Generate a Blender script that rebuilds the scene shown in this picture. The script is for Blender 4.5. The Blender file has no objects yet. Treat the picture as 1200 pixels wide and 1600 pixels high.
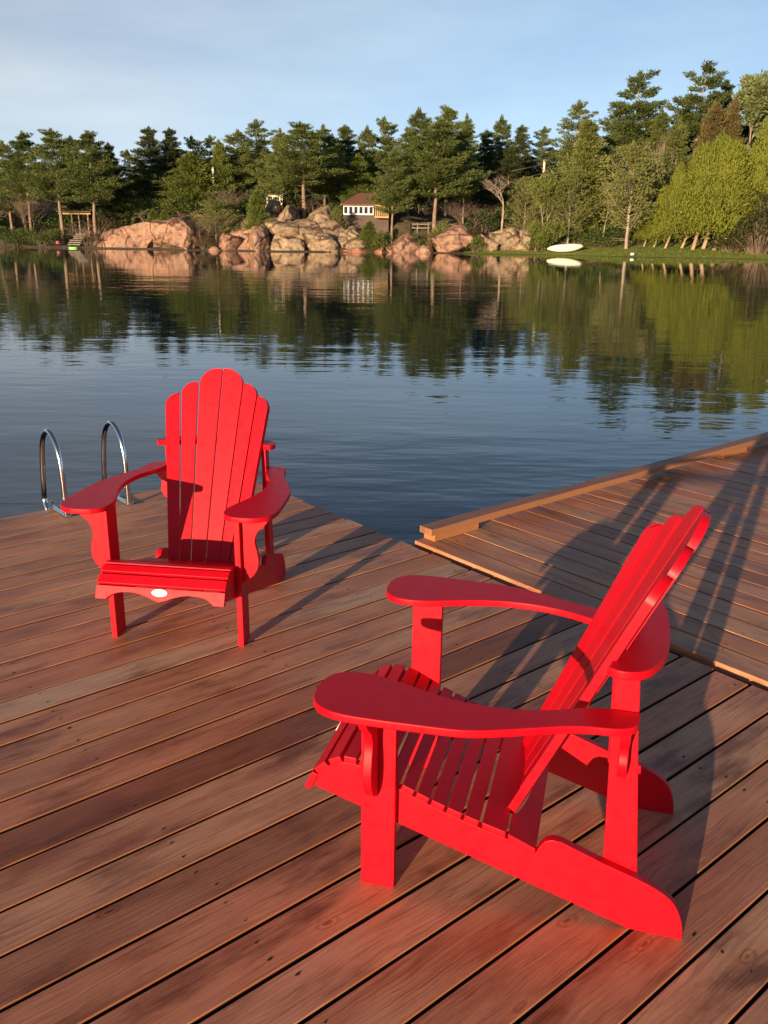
import bpy, bmesh, math, random
import numpy as np
from mathutils import Vector, Matrix, noise as mnoise
R = math.radians
sc = bpy.context.scene
col = sc.collection

# ------------------------------------------------------------------ camera, sky, sun, exposure
CAM_H = 1.6; FOC = 1370.07; PITCH = 0.3141396; ROLL = -0.0121386
_f = Vector((0, math.cos(PITCH), -math.sin(PITCH))); _r = Vector((1, 0, 0)); _d = _f.cross(_r)
RIGHT = _r*math.cos(ROLL) + _d*math.sin(ROLL); DOWN = -_r*math.sin(ROLL) + _d*math.cos(ROLL); FWD = _f
CAMP = Vector((0, 0, CAM_H))
cam = bpy.data.cameras.new('camera'); co = bpy.data.objects.new('camera', cam); col.objects.link(co)
m = Matrix((RIGHT, -DOWN, -FWD)).transposed().to_4x4(); m.translation = CAMP
co.matrix_world = m
cam.sensor_fit = 'VERTICAL'; cam.sensor_height = 24; cam.lens = FOC/1600*24; cam.clip_start = 0.05; cam.clip_end = 2000
sc.camera = co
SUN_EL = R(7.0); SUN_AZ_FROM = (-0.454, -0.891)      # horizontal direction towards the sun
w = bpy.data.worlds.new("World"); sc.world = w; w.use_nodes = True
nt = w.node_tree; nt.nodes.clear()
out = nt.nodes.new('ShaderNodeOutputWorld'); bg = nt.nodes.new('ShaderNodeBackground')
sky = nt.nodes.new('ShaderNodeTexSky'); sky.sky_type = 'NISHITA'; sky.sun_disc = False
sky.sun_elevation = SUN_EL; sky.sun_rotation = math.atan2(SUN_AZ_FROM[0], SUN_AZ_FROM[1])
sky.altitude = 200; sky.air_density = 0.5; sky.dust_density = 0.0; sky.ozone_density = 1.4
bg.inputs['Strength'].default_value = 0.085
tc = nt.nodes.new('ShaderNodeTexCoord'); mp = nt.nodes.new('ShaderNodeMapping')
mp.inputs['Rotation'].default_value = (0, R(-14), R(20)); mp.inputs['Scale'].default_value = (1.6, 1.6, 7.0)
nz = nt.nodes.new('ShaderNodeTexNoise'); nz.inputs['Scale'].default_value = 1.7; nz.inputs['Detail'].default_value = 6; nz.inputs['Roughness'].default_value = .55
rp = nt.nodes.new('ShaderNodeValToRGB'); rp.color_ramp.elements[0].position = .38; rp.color_ramp.elements[1].position = .78
rp.color_ramp.elements[0].color = (.40, .40, .40, 1); rp.color_ramp.elements[1].color = (.70, .70, .70, 1)
mx = nt.nodes.new('ShaderNodeMix'); mx.data_type = 'RGBA'; mx.inputs[7].default_value = (5.6, 6.0, 6.7, 1)   # thin cirrus veil
L = nt.links.new
L(tc.outputs['Generated'], mp.inputs['Vector']); L(mp.outputs[0], nz.inputs['Vector']); L(nz.outputs['Fac'], rp.inputs[0])
sz = nt.nodes.new('ShaderNodeSeparateXYZ'); L(tc.outputs['Generated'], sz.inputs[0])
el = nt.nodes.new('ShaderNodeMapRange'); el.inputs[1].default_value = .10; el.inputs[2].default_value = .46; el.inputs[3].default_value = 1.1; el.inputs[4].default_value = .08; L(sz.outputs[2], el.inputs[0])   # veil thickens towards the horizon
ml_ = nt.nodes.new('ShaderNodeMath'); ml_.operation = 'MULTIPLY'; L(rp.outputs[0], ml_.inputs[0]); L(el.outputs[0], ml_.inputs[1]); L(ml_.outputs[0], mx.inputs[0]); vx = nt.nodes.new('ShaderNodeMapRange'); vx.inputs[1].default_value = -.42; vx.inputs[2].default_value = .15; L(sz.outputs[0], vx.inputs[0])
vc = nt.nodes.new('ShaderNodeMix'); vc.data_type = 'RGBA'; vc.inputs[6].default_value = (6.9, 6.9, 6.6, 1); vc.inputs[7].default_value = (5.0, 6.6, 7.7, 1); L(vx.outputs[0], vc.inputs[0]); L(vc.outputs[2], mx.inputs[7])
L(sky.outputs[0], mx.inputs[6]); L(mx.outputs[2], bg.inputs[0]); L(bg.outputs[0], out.inputs[0])
sl = bpy.data.lights.new('sun', 'SUN'); so = bpy.data.objects.new('sun', sl); col.objects.link(so)
sl.energy = 5.0; sl.angle = R(0.5); sl.color = (1.0, 0.77, 0.50)
tosun = Vector((SUN_AZ_FROM[0]*math.cos(SUN_EL), SUN_AZ_FROM[1]*math.cos(SUN_EL), math.sin(SUN_EL)))
so.rotation_euler = tosun.to_track_quat('Z', 'Y').to_euler(); so.location = (-10, -20, 6)
sc.view_settings.view_transform = 'Standard'; sc.view_settings.look = 'None'
sc.view_settings.exposure = 0.72; sc.view_settings.gamma = 1.0; sc.view_settings.use_curve_mapping = False
sc.cycles.max_bounces = 8; sc.cycles.diffuse_bounces = 3; sc.cycles.glossy_bounces = 4; sc.cycles.transparent_max_bounces = 8

# ------------------------------------------------------------------ helpers
def ray(px, py):
    return RIGHT*((px-600)/FOC) + DOWN*((py-800)/FOC) + FWD
def at(px, py, Y):
    d = ray(px, py); return CAMP + d*(Y/d.y)
def tag(o, label=None, cat=None, group=None, kind=None):
    if label: o['label'] = label
    if cat: o['category'] = cat
    if group: o['group'] = group
    if kind: o['kind'] = kind
    return o
def empty(name, loc=(0, 0, 0), rz=0):
    o = bpy.data.objects.new(name, None); col.objects.link(o); o.location = loc; o.rotation_euler = (0, 0, rz); o.empty_display_size = .1
    return o
def link(name, me, mat, parent=None, smooth=None):
    if mat:
        for mm in (mat if isinstance(mat, (list, tuple)) else [mat]): me.materials.append(mm)
    o = bpy.data.objects.new(name, me); col.objects.link(o)
    if parent: o.parent = parent
    if smooth is not None:
        me.polygons.foreach_set('use_smooth', [True]*len(me.polygons)); me.set_sharp_from_angle(angle=R(smooth))
    return o
def build(name, bm, mat, parent=None, smooth=35, bevel=0, seg=2):
    if bevel:
        bm.normal_update()
        ed = [e for e in bm.edges if len(e.link_faces) == 2 and e.calc_face_angle(0) > R(38)]
        bmesh.ops.bevel(bm, geom=ed, offset=bevel, segments=seg, affect='EDGES', clamp_overlap=True, profile=.6)
    bmesh.ops.recalc_face_normals(bm, faces=bm.faces)
    me = bpy.data.meshes.new(name); bm.to_mesh(me); bm.free()
    o = link(name, me, mat, parent, 62 if bevel and smooth else smooth)
    if bevel and smooth: md = o.modifiers.new('weighted', 'WEIGHTED_NORMAL'); md.keep_sharp = True; md.weight = 90
    return o
def kids(o): return list(o.children)
def copy_tree(o, parent=None):
    c = o.copy(); col.objects.link(c); c.parent = parent
    for ch in kids(o): copy_tree(ch, c)
    return c
def prism(bm, pts, f, a, b):
    """pts: outline (u,v); f(u,v,t)->xyz; extruded from t=a to t=b"""
    v0 = [bm.verts.new(f(u, v, a)) for u, v in pts]; v1 = [bm.verts.new(f(u, v, b)) for u, v in pts]
    bm.faces.new(v0); bm.faces.new(list(reversed(v1)))
    n = len(pts)
    for i in range(n):
        j = (i+1) % n; bm.faces.new((v0[j], v0[i], v1[i], v1[j]))
def box(bm, x0, x1, y0, y1, z0, z1, M=None):
    vs = [bm.verts.new(Vector((x, y, z)) if M is None else M @ Vector((x, y, z))) for x in (x0, x1) for y in (y0, y1) for z in (z0, z1)]
    for q in ((0, 1, 3, 2), (4, 6, 7, 5), (0, 4, 5, 1), (2, 3, 7, 6), (0, 2, 6, 4), (1, 5, 7, 3)): bm.faces.new([vs[i] for i in q])
def spline(P, n=5, closed=False):
    P = [Vector((p[0], p[1])) for p in P]; N = len(P); o = []
    for i in range(N if closed else N-1):
        g = (lambda k: P[k % N]) if closed else (lambda k: P[max(0, min(N-1, k))])
        p0, p1, p2, p3 = g(i-1), g(i), g(i+1), g(i+2)
        for k in range(n):
            t = k/n
            q = .5*((2*p1)+(p2-p0)*t+(2*p0-5*p1+4*p2-p3)*t*t+(3*p1-p0-3*p2+p3)*t**3); o.append((q.x, q.y))
    if not closed: o.append((P[-1].x, P[-1].y))
    return o
def tube(bm, pts, rad, sides=8, caps=True):
    pts = [Vector(p) for p in pts]; rings = []; n = len(pts)
    up = Vector((0, 0, 1)); 
    for i, p in enumerate(pts):
        d = (pts[min(i+1, n-1)]-pts[max(i-1, 0)]).normalized()
        a = d.cross(up if abs(d.z) < .95 else Vector((1, 0, 0))).normalized(); b = d.cross(a)
        if rings and False: pass
        r = rad[i] if isinstance(rad, (list, tuple)) else rad
        rings.append([bm.verts.new(p+(a*math.cos(6.2832*k/sides)+b*math.sin(6.2832*k/sides))*r) for k in range(sides)])
    for i in range(n-1):
        # match ring starting index (frames may flip)
        A, B = rings[i], rings[i+1]; s = min(range(sides), key=lambda k: (A[0].co-B[k].co).length)
        rings[i+1] = B = B[s:]+B[:s]
        if (A[1].co-B[1].co).length > (A[1].co-B[-1].co).length: rings[i+1] = B = [B[0]]+B[1:][::-1]
        for k in range(sides): bm.faces.new((A[k], A[(k+1) % sides], B[(k+1) % sides], B[k]))
    if caps: bm.faces.new(rings[0]); bm.faces.new(rings[-1])

# ------------------------------------------------------------------ materials
def mat(name):
    m = bpy.data.materials.new(name); m.use_nodes = True; n = m.node_tree.nodes; b = n['Principled BSDF']
    return m, n, m.node_tree.links.new, b
def ramp(n, stops):
    r = n.new('ShaderNodeValToRGB'); e = r.color_ramp.elements
    while len(e) < len(stops): e.new(.5)
    for i, (p, c) in enumerate(stops): e[i].position = p; e[i].color = (*c, 1) if len(c) == 3 else c
    return r
def noise(n, L, vec, scale, detail=4, rough=.55):
    t = n.new('ShaderNodeTexNoise'); t.inputs['Scale'].default_value = scale; t.inputs['Detail'].default_value = detail; t.inputs['Roughness'].default_value = rough
    if vec is not None: L(vec, t.inputs['Vector'])
    return t.outputs['Fac']
def mapping(n, L, vec, scale=(1, 1, 1), rot=(0, 0, 0)):
    t = n.new('ShaderNodeMapping'); t.inputs['Scale'].default_value = scale; t.inputs['Rotation'].default_value = rot; L(vec, t.inputs['Vector']); return t.outputs[0]
def math_(n, L, op, a, b=None, c=None):
    t = n.new('ShaderNodeMath'); t.operation = op
    for i, x in enumerate((a, b, c)):
        if x is None: continue
        if isinstance(x, (int, float)): t.inputs[i].default_value = x
        else: L(x, t.inputs[i])
    return t.outputs[0]
def mixc(n, L, fac, a, b, mode='MIX'):
    t = n.new('ShaderNodeMix'); t.data_type = 'RGBA'; t.blend_type = mode
    for i, x in ((0, fac), (6, a), (7, b)):
        if isinstance(x, (int, float)): t.inputs[i].default_value = x
        elif isinstance(x, tuple): t.inputs[i].default_value = (*x, 1)
        else: L(x, t.inputs[i])
    return t.outputs[2]
def bump(n, L, h, strength, dist, b):
    t = n.new('ShaderNodeBump'); t.inputs['Strength'].default_value = strength; t.inputs['Distance'].default_value = dist
    L(h, t.inputs['Height']); L(t.outputs[0], b.inputs['Normal']); return t
def simple(name, c, rough=.6, metal=0, var=.15, scale=3, spec=.5):
    m, n, L, b = mat(name); b.inputs['Roughness'].default_value = rough; b.inputs['Metallic'].default_value = metal; b.inputs['Specular IOR Level'].default_value = spec
    t = n.new('ShaderNodeTexCoord'); f = noise(n, L, t.outputs['Object'], scale, 6, .6)
    r = ramp(n, [(.3, tuple(x*(1-var) for x in c)), (.7, tuple(min(1, x*(1+var)) for x in c))]); L(f, r.inputs[0]); L(r.outputs[0], b.inputs['Base Color'])
    return m

def red_paint():
    m, n, L, b = mat('red_painted_plastic')
    t = n.new('ShaderNodeTexCoord')
    f = noise(n, L, t.outputs['Object'], 14, 5, .6)
    r = ramp(n, [(.3, (.58, .0015, .010)), (.7, (.64, .002, .013))]); L(f, r.inputs[0])
    # dust and pollen flecks
    d = noise(n, L, t.outputs['Object'], 260, 2, .5); r2 = ramp(n, [(.70, (0, 0, 0)), (.80, (.35, .35, .35))]); L(d, r2.inputs[0])
    pz = noise(n, L, t.outputs['Object'], 7, 2, .5); r3 = ramp(n, [(.52, (0, 0, 0)), (.72, (1, 1, 1))]); L(pz, r3.inputs[0])
    fac = math_(n, L, 'MULTIPLY', r2.outputs[0], r3.outputs[0])
    L(mixc(n, L, fac, r.outputs[0], (.42, .28, .17)), b.inputs['Base Color'])
    rr = ramp(n, [(.3, (.38,)*3), (.7, (.48,)*3)]); L(noise(n, L, t.outputs['Object'], 30, 4), rr.inputs[0]); L(rr.outputs[0], b.inputs['Roughness'])
    b.inputs['Specular IOR Level'].default_value = .25
    bump(n, L, noise(n, L, mapping(n, L, t.outputs['Object'], (1, 1, 1)), 420, 3), .12, .0006, b)
    return m
def deck_wood(name, orange=False):
    m, n, L, b = mat(name)
    uv = n.new('ShaderNodeUVMap'); uv.uv_map = 'UVMap'; U = uv.outputs[0]
    at_ = n.new('ShaderNodeAttribute'); at_.attribute_name = 'board'; rnd = at_.outputs['Fac']
    r = ramp(n, [(0, (.22, .070, .034)), (.10, (.31, .112, .058)), (.3, (.55, .245, .132)), (.55, (.57, .285, .158)), (.8, (.57, .21, .108)), (.93, (.57, .355, .225)), (1, (.39, .134, .068))])
    if orange: r = ramp(n, [(0, (.28, .135, .078)), (.3, (.32, .15, .08)), (1, (.50, .215, .08))])
    L(rnd, r.inputs[0]); c = r.outputs[0]
    # blotchy stain wear
    bl = noise(n, L, mapping(n, L, U, (2.6, 9, 1)), 1.0, 5, .62); rb = ramp(n, [(.34, (.46, .38, .36)), (.50, (1, 1, 1)), (.68, (1.2, 1.28, 1.34))]); L(bl, rb.inputs[0])
    c = mixc(n, L, 1, c, rb.outputs[0], 'MULTIPLY')
    bl2 = noise(n, L, mapping(n, L, U, (.9, 3.1, 1)), 1.0, 3, .5); rb2 = ramp(n, [(.45, (0, 0, 0)), (.68, (.75, .75, .75))]); L(bl2, rb2.inputs[0])
    c = mixc(n, L, rb2.outputs[0], c, (.42, .145, .078))
    # long grain
    dist = noise(n, L, mapping(n, L, U, (3, 12, 1)), 1, 3)
    ad = n.new('ShaderNodeVectorMath'); ad.operation = 'MULTIPLY_ADD'
    cv = n.new('ShaderNodeCombineXYZ'); L(dist, cv.inputs[1]); L(cv.outputs[0], ad.inputs[0]); ad.inputs[1].default_value = (0, .05, 0); L(U, ad.inputs[2])
    g = noise(n, L, mapping(n, L, ad.outputs[0], (3.0, 150, 1)), 1, 5, .65); rg = ramp(n, [(.30, (.50, .46, .44)), (.47, (.95, .95, .95)), (.56, (1.05, 1.05, 1.05)), (.74, (1.25, 1.22, 1.2))]); L(g, rg.inputs[0])
    c = mixc(n, L, .95, c, rg.outputs[0], 'MULTIPLY')
    # knots
    v = n.new('ShaderNodeTexVoronoi'); v.inputs['Scale'].default_value = 1; v.inputs['Randomness'].default_value = 1; L(mapping(n, L, ad.outputs[0], (2.9, 7.5, 1)), v.inputs['Vector'])
    rk = ramp(n, [(.0, (.42, .34, .30)), (.035, (.62, .52, .46)), (.055, (1.22, 1.12, 1.0)), (.085, (.80, .74, .70)), (.11, (1.15, 1.08, 1.0)), (.17, (1, 1, 1))]); L(v.outputs['Distance'], rk.inputs[0])
    c = mixc(n, L, 1, c, rk.outputs[0], 'MULTIPLY')
    # specks of debris
    sp = noise(n, L, mapping(n, L, U, (60, 60, 1)), 1, 2); rs = ramp(n, [(.74, (0, 0, 0)), (.79, (.6, .6, .6))]); L(sp, rs.inputs[0])
    c = mixc(n, L, rs.outputs[0], c, (.07, .03, .02))
    # worn arrises: fresh orange wood plus sunlit edge glow painted into the colour
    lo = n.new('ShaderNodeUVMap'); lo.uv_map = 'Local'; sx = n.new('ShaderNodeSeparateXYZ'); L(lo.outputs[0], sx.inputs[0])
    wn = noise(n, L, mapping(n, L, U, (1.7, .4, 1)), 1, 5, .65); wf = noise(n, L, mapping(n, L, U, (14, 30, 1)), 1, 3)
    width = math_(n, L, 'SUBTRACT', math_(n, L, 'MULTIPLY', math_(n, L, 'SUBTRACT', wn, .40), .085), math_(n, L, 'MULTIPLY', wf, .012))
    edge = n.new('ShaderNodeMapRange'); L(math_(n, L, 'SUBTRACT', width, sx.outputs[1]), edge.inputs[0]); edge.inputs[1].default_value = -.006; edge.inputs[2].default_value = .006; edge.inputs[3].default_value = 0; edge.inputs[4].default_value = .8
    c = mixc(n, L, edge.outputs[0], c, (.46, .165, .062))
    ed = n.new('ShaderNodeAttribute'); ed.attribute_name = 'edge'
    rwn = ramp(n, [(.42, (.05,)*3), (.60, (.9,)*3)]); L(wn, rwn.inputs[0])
    c = mixc(n, L, math_(n, L, 'MULTIPLY', math_(n, L, 'MAXIMUM', ed.outputs['Fac'], 0.0), rwn.outputs[0]), c, (.44, .165, .066))  # patchy worn bevels with their sunlit orange painted in
    c = mixc(n, L, math_(n, L, 'MAXIMUM', math_(n, L, 'MULTIPLY', ed.outputs['Fac'], -.92 if not orange else -.75), 0.0), c, (.040, .020, .014) if not orange else (.36, .15, .058))   # near-black board sides down in the gaps, orange sides on the kerb timber
    L(c, b.inputs['Base Color'])
    rr = ramp(n, [(.35, (.40,)*3), (.65, (.62,)*3)]); L(bl, rr.inputs[0]); L(rr.outputs[0], b.inputs['Roughness'])
    b.inputs['Specular IOR Level'].default_value = .30
    h = math_(n, L, 'ADD', math_(n, L, 'MULTIPLY', g, .7), math_(n, L, 'MULTIPLY', bl, .5))
    bump(n, L, h, .55, .0022, b)
    return m
def foliage(name, c0, c1, trans=.42, scale=.8):
    m, n, L, b = mat(name); o = n.new('ShaderNodeObjectInfo'); t = n.new('ShaderNodeTexCoord')
    f = noise(n, L, t.outputs['Object'], scale, 3, .6)
    f2 = math_(n, L, 'ADD', math_(n, L, 'MULTIPLY', f, .75), math_(n, L, 'MULTIPLY', o.outputs['Random'], .32))
    r = ramp(n, [(.28, c0), (.82, c1)]); L(f2, r.inputs[0]); L(r.outputs[0], b.inputs['Base Color']); b.inputs['Roughness'].default_value = .65; b.inputs['Specular IOR Level'].default_value = .25
    tr = n.new('ShaderNodeBsdfTranslucent'); L(r.outputs[0], tr.inputs[0]); ms = n.new('ShaderNodeMixShader'); ms.inputs[0].default_value = trans
    L(b.outputs[0], ms.inputs[1]); L(tr.outputs[0], ms.inputs[2]); L(ms.outputs[0], n['Material Output'].inputs[0])
    return m
def granite(name, base, warm):
    m, n, L, b = mat(name); t = n.new('ShaderNodeTexCoord'); P = t.outputs['Object']
    f = noise(n, L, P, .55, 6, .65); r = ramp(n, [(.32, base), (.5, warm), (.68, tuple(min(1, x*1.25) for x in warm))]); L(f, r.inputs[0])
    f2 = noise(n, L, P, 2.6, 6, .7); r2 = ramp(n, [(.38, (.36, .33, .31)), (.52, (1, 1, 1)), (.75, (1.15, 1.1, 1.08))]); L(f2, r2.inputs[0])
    c = mixc(n, L, .8, r.outputs[0], r2.outputs[0], 'MULTIPLY')
    wr = n.new('ShaderNodeVectorMath'); wr.operation = 'MULTIPLY_ADD'; nn = n.new('ShaderNodeTexNoise'); nn.inputs['Scale'].default_value = .8; L(P, nn.inputs['Vector'])
    L(nn.outputs['Color'], wr.inputs[0]); wr.inputs[1].default_value = (1.6, 1.6, 1.6); L(P, wr.inputs[2])
    v = n.new('ShaderNodeTexVoronoi'); v.feature = 'DISTANCE_TO_EDGE'; v.inputs['Scale'].default_value = .26; L(mapping(n, L, wr.outputs[0], (1.5, 1, 1.0), (0, R(35), 0)), v.inputs['Vector'])
    rv = ramp(n, [(0, (.16, .13, .11)), (.022, (.35, .3, .27)), (.05, (1, 1, 1))]); L(v.outputs['Distance'], rv.inputs[0])
    cm_ = ramp(n, [(.38, (0, 0, 0)), (.50, (.95, .95, .95))]); L(noise(n, L, P, .7, 2), cm_.inputs[0])
    c = mixc(n, L, cm_.outputs[0], c, rv.outputs[0], 'MULTIPLY')
    # dark lichen patches
    li = noise(n, L, P, 1.1, 5, .7); rl = ramp(n, [(.56, (0, 0, 0)), (.70, (.7, .7, .7))]); L(li, rl.inputs[0])
    c = mixc(n, L, rl.outputs[0], c, (.085, .075, .062))
    L(c, b.inputs['Base Color']); b.inputs['Roughness'].default_value = .85; b.inputs['Specular IOR Level'].default_value = .25
    h = math_(n, L, 'ADD', math_(n, L, 'MULTIPLY', f2, .5), math_(n, L, 'MULTIPLY', math_(n, L, 'MINIMUM', math_(n, L, 'MULTIPLY', v.outputs['Distance'], 8), .5), cm_.outputs[0]))
    bump(n, L, h, .7, .10, b)
    return m
def bark(name, c, s=4):
    m, n, L, b = mat(name); t = n.new('ShaderNodeTexCoord'); f = noise(n, L, mapping(n, L, t.outputs['Object'], (1, 1, .3)), s, 5, .7)
    r = ramp(n, [(.3, tuple(x*.5 for x in c)), (.7, tuple(min(1, x*1.3) for x in c))]); L(f, r.inputs[0]); L(r.outputs[0], b.inputs['Base Color']); b.inputs['Roughness'].default_value = .9
    bump(n, L, f, .6, .03, b); return m
def water():
    m, n, L, b = mat('lake_water'); t = n.new('ShaderNodeNewGeometry'); P = t.outputs['Position']
    b.inputs['Base Color'].default_value = (.010, .020, .026, 1); b.inputs['Roughness'].default_value = .015; b.inputs['IOR'].default_value = 1.333
    a = noise(n, L, mapping(n, L, P, (.9, 2.4, 1), (0, 0, R(8))), 1.0, 3, .5)
    c = noise(n, L, mapping(n, L, P, (2.2, 5.5, 1), (0, 0, R(-12))), 1.0, 2, .5)
    e = noise(n, L, mapping(n, L, P, (.16, .42, 1), (0, 0, R(14))), 1.0, 2, .5)
    patch = noise(n, L, mapping(n, L, P, (.035, .06, 1)), 1, 2); rp = ramp(n, [(.38, (.35,)*3), (.62, (1, 1, 1))]); L(patch, rp.inputs[0])
    sx = n.new('ShaderNodeSeparateXYZ'); L(P, sx.inputs[0])
    far = n.new('ShaderNodeMapRange'); L(sx.outputs[1], far.inputs[0]); far.inputs[1].default_value = 8; far.inputs[2].default_value = 48; far.inputs[3].default_value = 1.0; far.inputs[4].default_value = .16   # calmer in the lee of the far shore
    h = math_(n, L, 'ADD', math_(n, L, 'MULTIPLY', a, .016), math_(n, L, 'ADD', math_(n, L, 'MULTIPLY', c, .003), math_(n, L, 'MULTIPLY', e, .046)))
    h = math_(n, L, 'MULTIPLY', h, math_(n, L, 'MULTIPLY', rp.outputs[0], far.outputs[0]))
    bump(n, L, h, 1.0, 1.0, b)
    return m

M = {}
M['red'] = red_paint()
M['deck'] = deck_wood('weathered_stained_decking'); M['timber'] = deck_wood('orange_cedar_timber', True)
M['dark_wood'] = simple('dark_wet_timber', (.05, .03, .022), .7); M['hole'] = simple('nail_hole', (.015, .01, .008), .8)
M['float'] = simple('black_float', (.012, .012, .013), .5)
M['steel'] = simple('stainless_steel', (.62, .62, .60), .16, 1.0, .06, 6)
M['white'] = simple('white_paint', (.80, .79, .74), .5, 0, .06, 2); M['cream'] = simple('cream_paint', (.74, .66, .46), .55, 0, .08, 2)
M['label'] = simple('cream_label', (.86, .84, .78), .35, 0, .04, 20)
M['siding'] = simple('brown_siding', (.105, .068, .052), .8, 0, .2, 1.5); M['roof'] = simple('brown_shingles', (.20, .085, .055), .85, 0, .2, 4)
M['glass'] = simple('dark_window_glass', (.015, .018, .02), .06, 0, .1, 1); M['plank'] = simple('grey_plank', (.21, .17, .135), .8, 0, .25, 3)
M['honey'] = simple('honey_wood', (.50, .30, .12), .7, 0, .15, 3)
M['pole'] = simple('pole_wood', (.36, .25, .17), .85, 0, .2, 2); M['wire'] = simple('wire', (.25, .2, .16), .6)
M['kayak'] = simple('pale_kayak_plastic', (.78, .76, .60), .35, 0, .03, 2); M['lime'] = simple('lime_plastic', (.22, .62, .10), .4); M['crimson'] = simple('crimson_plastic', (.20, .02, .025), .4)
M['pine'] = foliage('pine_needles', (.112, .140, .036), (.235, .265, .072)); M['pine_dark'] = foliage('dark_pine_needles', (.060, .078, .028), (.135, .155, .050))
M['pine_light'] = foliage('young_pine_needles', (0.118, 0.164, 0.031), (0.234, 0.258, 0.056)); M['pine_brown'] = foliage('rusty_needles', (0.128, 0.098, 0.036), (0.232, 0.179, 0.067))
M['cedar'] = foliage('cedar_sprays', (0.139, 0.180, 0.023), (0.287, 0.281, 0.043), .3); M['leaf'] = foliage('spring_leaves', (0.154, 0.186, 0.038), (0.276, 0.276, 0.082), .35)
M['leaf_pale'] = foliage('pale_leaves', (0.187, 0.223, 0.086), (0.295, 0.310, 0.137), .35); M['shrub'] = foliage('shrub_leaves', (0.055, 0.094, 0.022), (0.140, 0.172, 0.040)); M['brush'] = foliage('brown_brush', (.085, .055, .030), (.150, .100, .050))
M['juniper'] = foliage('juniper_sprays', (.050, .055, .018), (.105, .095, .035))
M['grass'] = foliage('grass_blades', (0.130, 0.195, 0.021), (0.260, 0.299, 0.039), .3)
M['bark'] = bark('pine_bark', (.27, .185, .125)); M['bark_pale'] = bark('pale_bark', (.38, .29, .21)); M['bark_cedar'] = bark('cedar_bark', (.40, .26, .16))
M['granite'] = granite('pink_granite', (.28, .17, .12), (.40, .225, .15)); M['granite_tan'] = granite('tan_granite', (.25, .175, .115), (.36, .25, .16)); M['granite_red'] = granite('red_granite', (.23, .12, .085), (.34, .16, .10))
M['water'] = water()

# ------------------------------------------------------------------ lake and far shore terrain
WZ = -0.45
SH = [(-200, 96), (-60, 88), (-34, 80.8), (-25.4, 79.2), (-14.7, 76.4), (-8.1, 75.6), (-1.4, 77.4), (5.1, 77.2), (13.7, 76.6), (20.1, 73.4), (29.9, 71.4), (60, 66), (200, 58)]
def shore(x):
    for (a, p), (b, q) in zip(SH, SH[1:]):
        if a <= x <= b: return p+(q-p)*(x-a)/(b-a)
    return SH[0][1] if x < 0 else SH[-1][1]
def sm(a, b, t):
    t = max(0., min(1., (t-a)/(b-a))); return t*t*(3-2*t)
def terr(x, Y):
    d = Y-shore(x)
    if d < 0: return WZ+.02*d*8
    dd = d; d = min(d, 30+.15*(d-30)) if d > 30 else d
    left = .10*sm(0, .5, d)+.075*d+4.2*sm(10, 26, d)
    mid = .10*sm(0, .5, d)+3.6*sm(15, 28, d)+2.6*sm(1.5, 8, d)+.055*max(0, d-6)
    right = .03*sm(0, .2, d)+.115*d+.22*max(0, d-10)*sm(10, 14, d)
    wl = 1-sm(-27, -21, x); wr = sm(5, 11, x)
    z = left*wl+right*wr+mid*max(0, 1-wl-wr)
    z += .35*sm(3, 9, d)*mnoise.noise(Vector((x*.12, Y*.12, 3)))
    return WZ+z
def grid(name, xs, ds, f, mt, zoff=0):
    vs = [(x, shore(x)+d, f(x, shore(x)+d)+zoff) for x in xs for d in ds]; n = len(ds)
    fs = [(i*n+j, (i+1)*n+j, (i+1)*n+j+1, i*n+j+1) for i in range(len(xs)-1) for j in range(n-1)]
    me = bpy.data.meshes.new(name); me.from_pydata(vs, [], fs); return link(name, me, mt, None, 60)
mg, n, Lk, b = mat('forest_floor'); t = n.new('ShaderNodeTexCoord'); f = noise(n, Lk, t.outputs['Object'], .6, 6, .65)
r = ramp(n, [(.35, (.060, .045, .026)), (.55, (.115, .082, .045)), (.7, (.090, .095, .030))]); Lk(f, r.inputs[0]); Lk(r.outputs[0], b.inputs['Base Color']); b.inputs['Roughness'].default_value = .95; bump(n, Lk, f, 1, .3, b)
xs = [-150+i*4 for i in range(26)]+[-46+i*1.2 for i in range(78)]+[48+i*6 for i in range(20)]
tag(grid('ground', xs, [-12, -4, -1, -.3, 0, .15, .3, .5, 1, 1.5, 2.2, 3, 4, 5, 6, 7, 8, 9.5, 11, 13, 15, 18, 22, 27, 34, 44, 60, 90, 140], terr, mg), kind='structure')
ml, n, Lk, b = mat('lawn_grass'); t = n.new('ShaderNodeTexCoord'); f = noise(n, Lk, t.outputs['Object'], 1.1, 6, .7)
r = ramp(n, [(.3, (.125, .150, .018)), (.55, (.185, .215, .024)), (.75, (.25, .235, .05))]); Lk(f, r.inputs[0]); Lk(r.outputs[0], b.inputs['Base Color']); b.inputs['Roughness'].default_value = .9; bump(n, Lk, noise(n, Lk, t.outputs['Object'], 9, 4, .7), 1, .12, b)
tag(grid('lawn', [6.5+i*.7 for i in range(80)], [.02, .2, .8, 1.3, 2, 3, 4, 5, 6, 7, 8, 9, 10], terr, ml, .02), kind='structure')
bm = bmesh.new(); vs = [bm.verts.new(p) for p in ((-400, -120, WZ), (400, -120, WZ), (400, 130, WZ), (-400, 130, WZ))]; bm.faces.new(vs)
tag(build('lake_water', bm, M['water'], None, None), kind='structure')
bm = bmesh.new(); vs = [bm.verts.new(p) for p in ((-600, -300, -6), (600, -300, -6), (600, 900, -6), (-600, 900, -6))]; bm.faces.new(vs)
tag(build('lake_bed', bm, M['dark_wood'], None, None), kind='structure')
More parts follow.
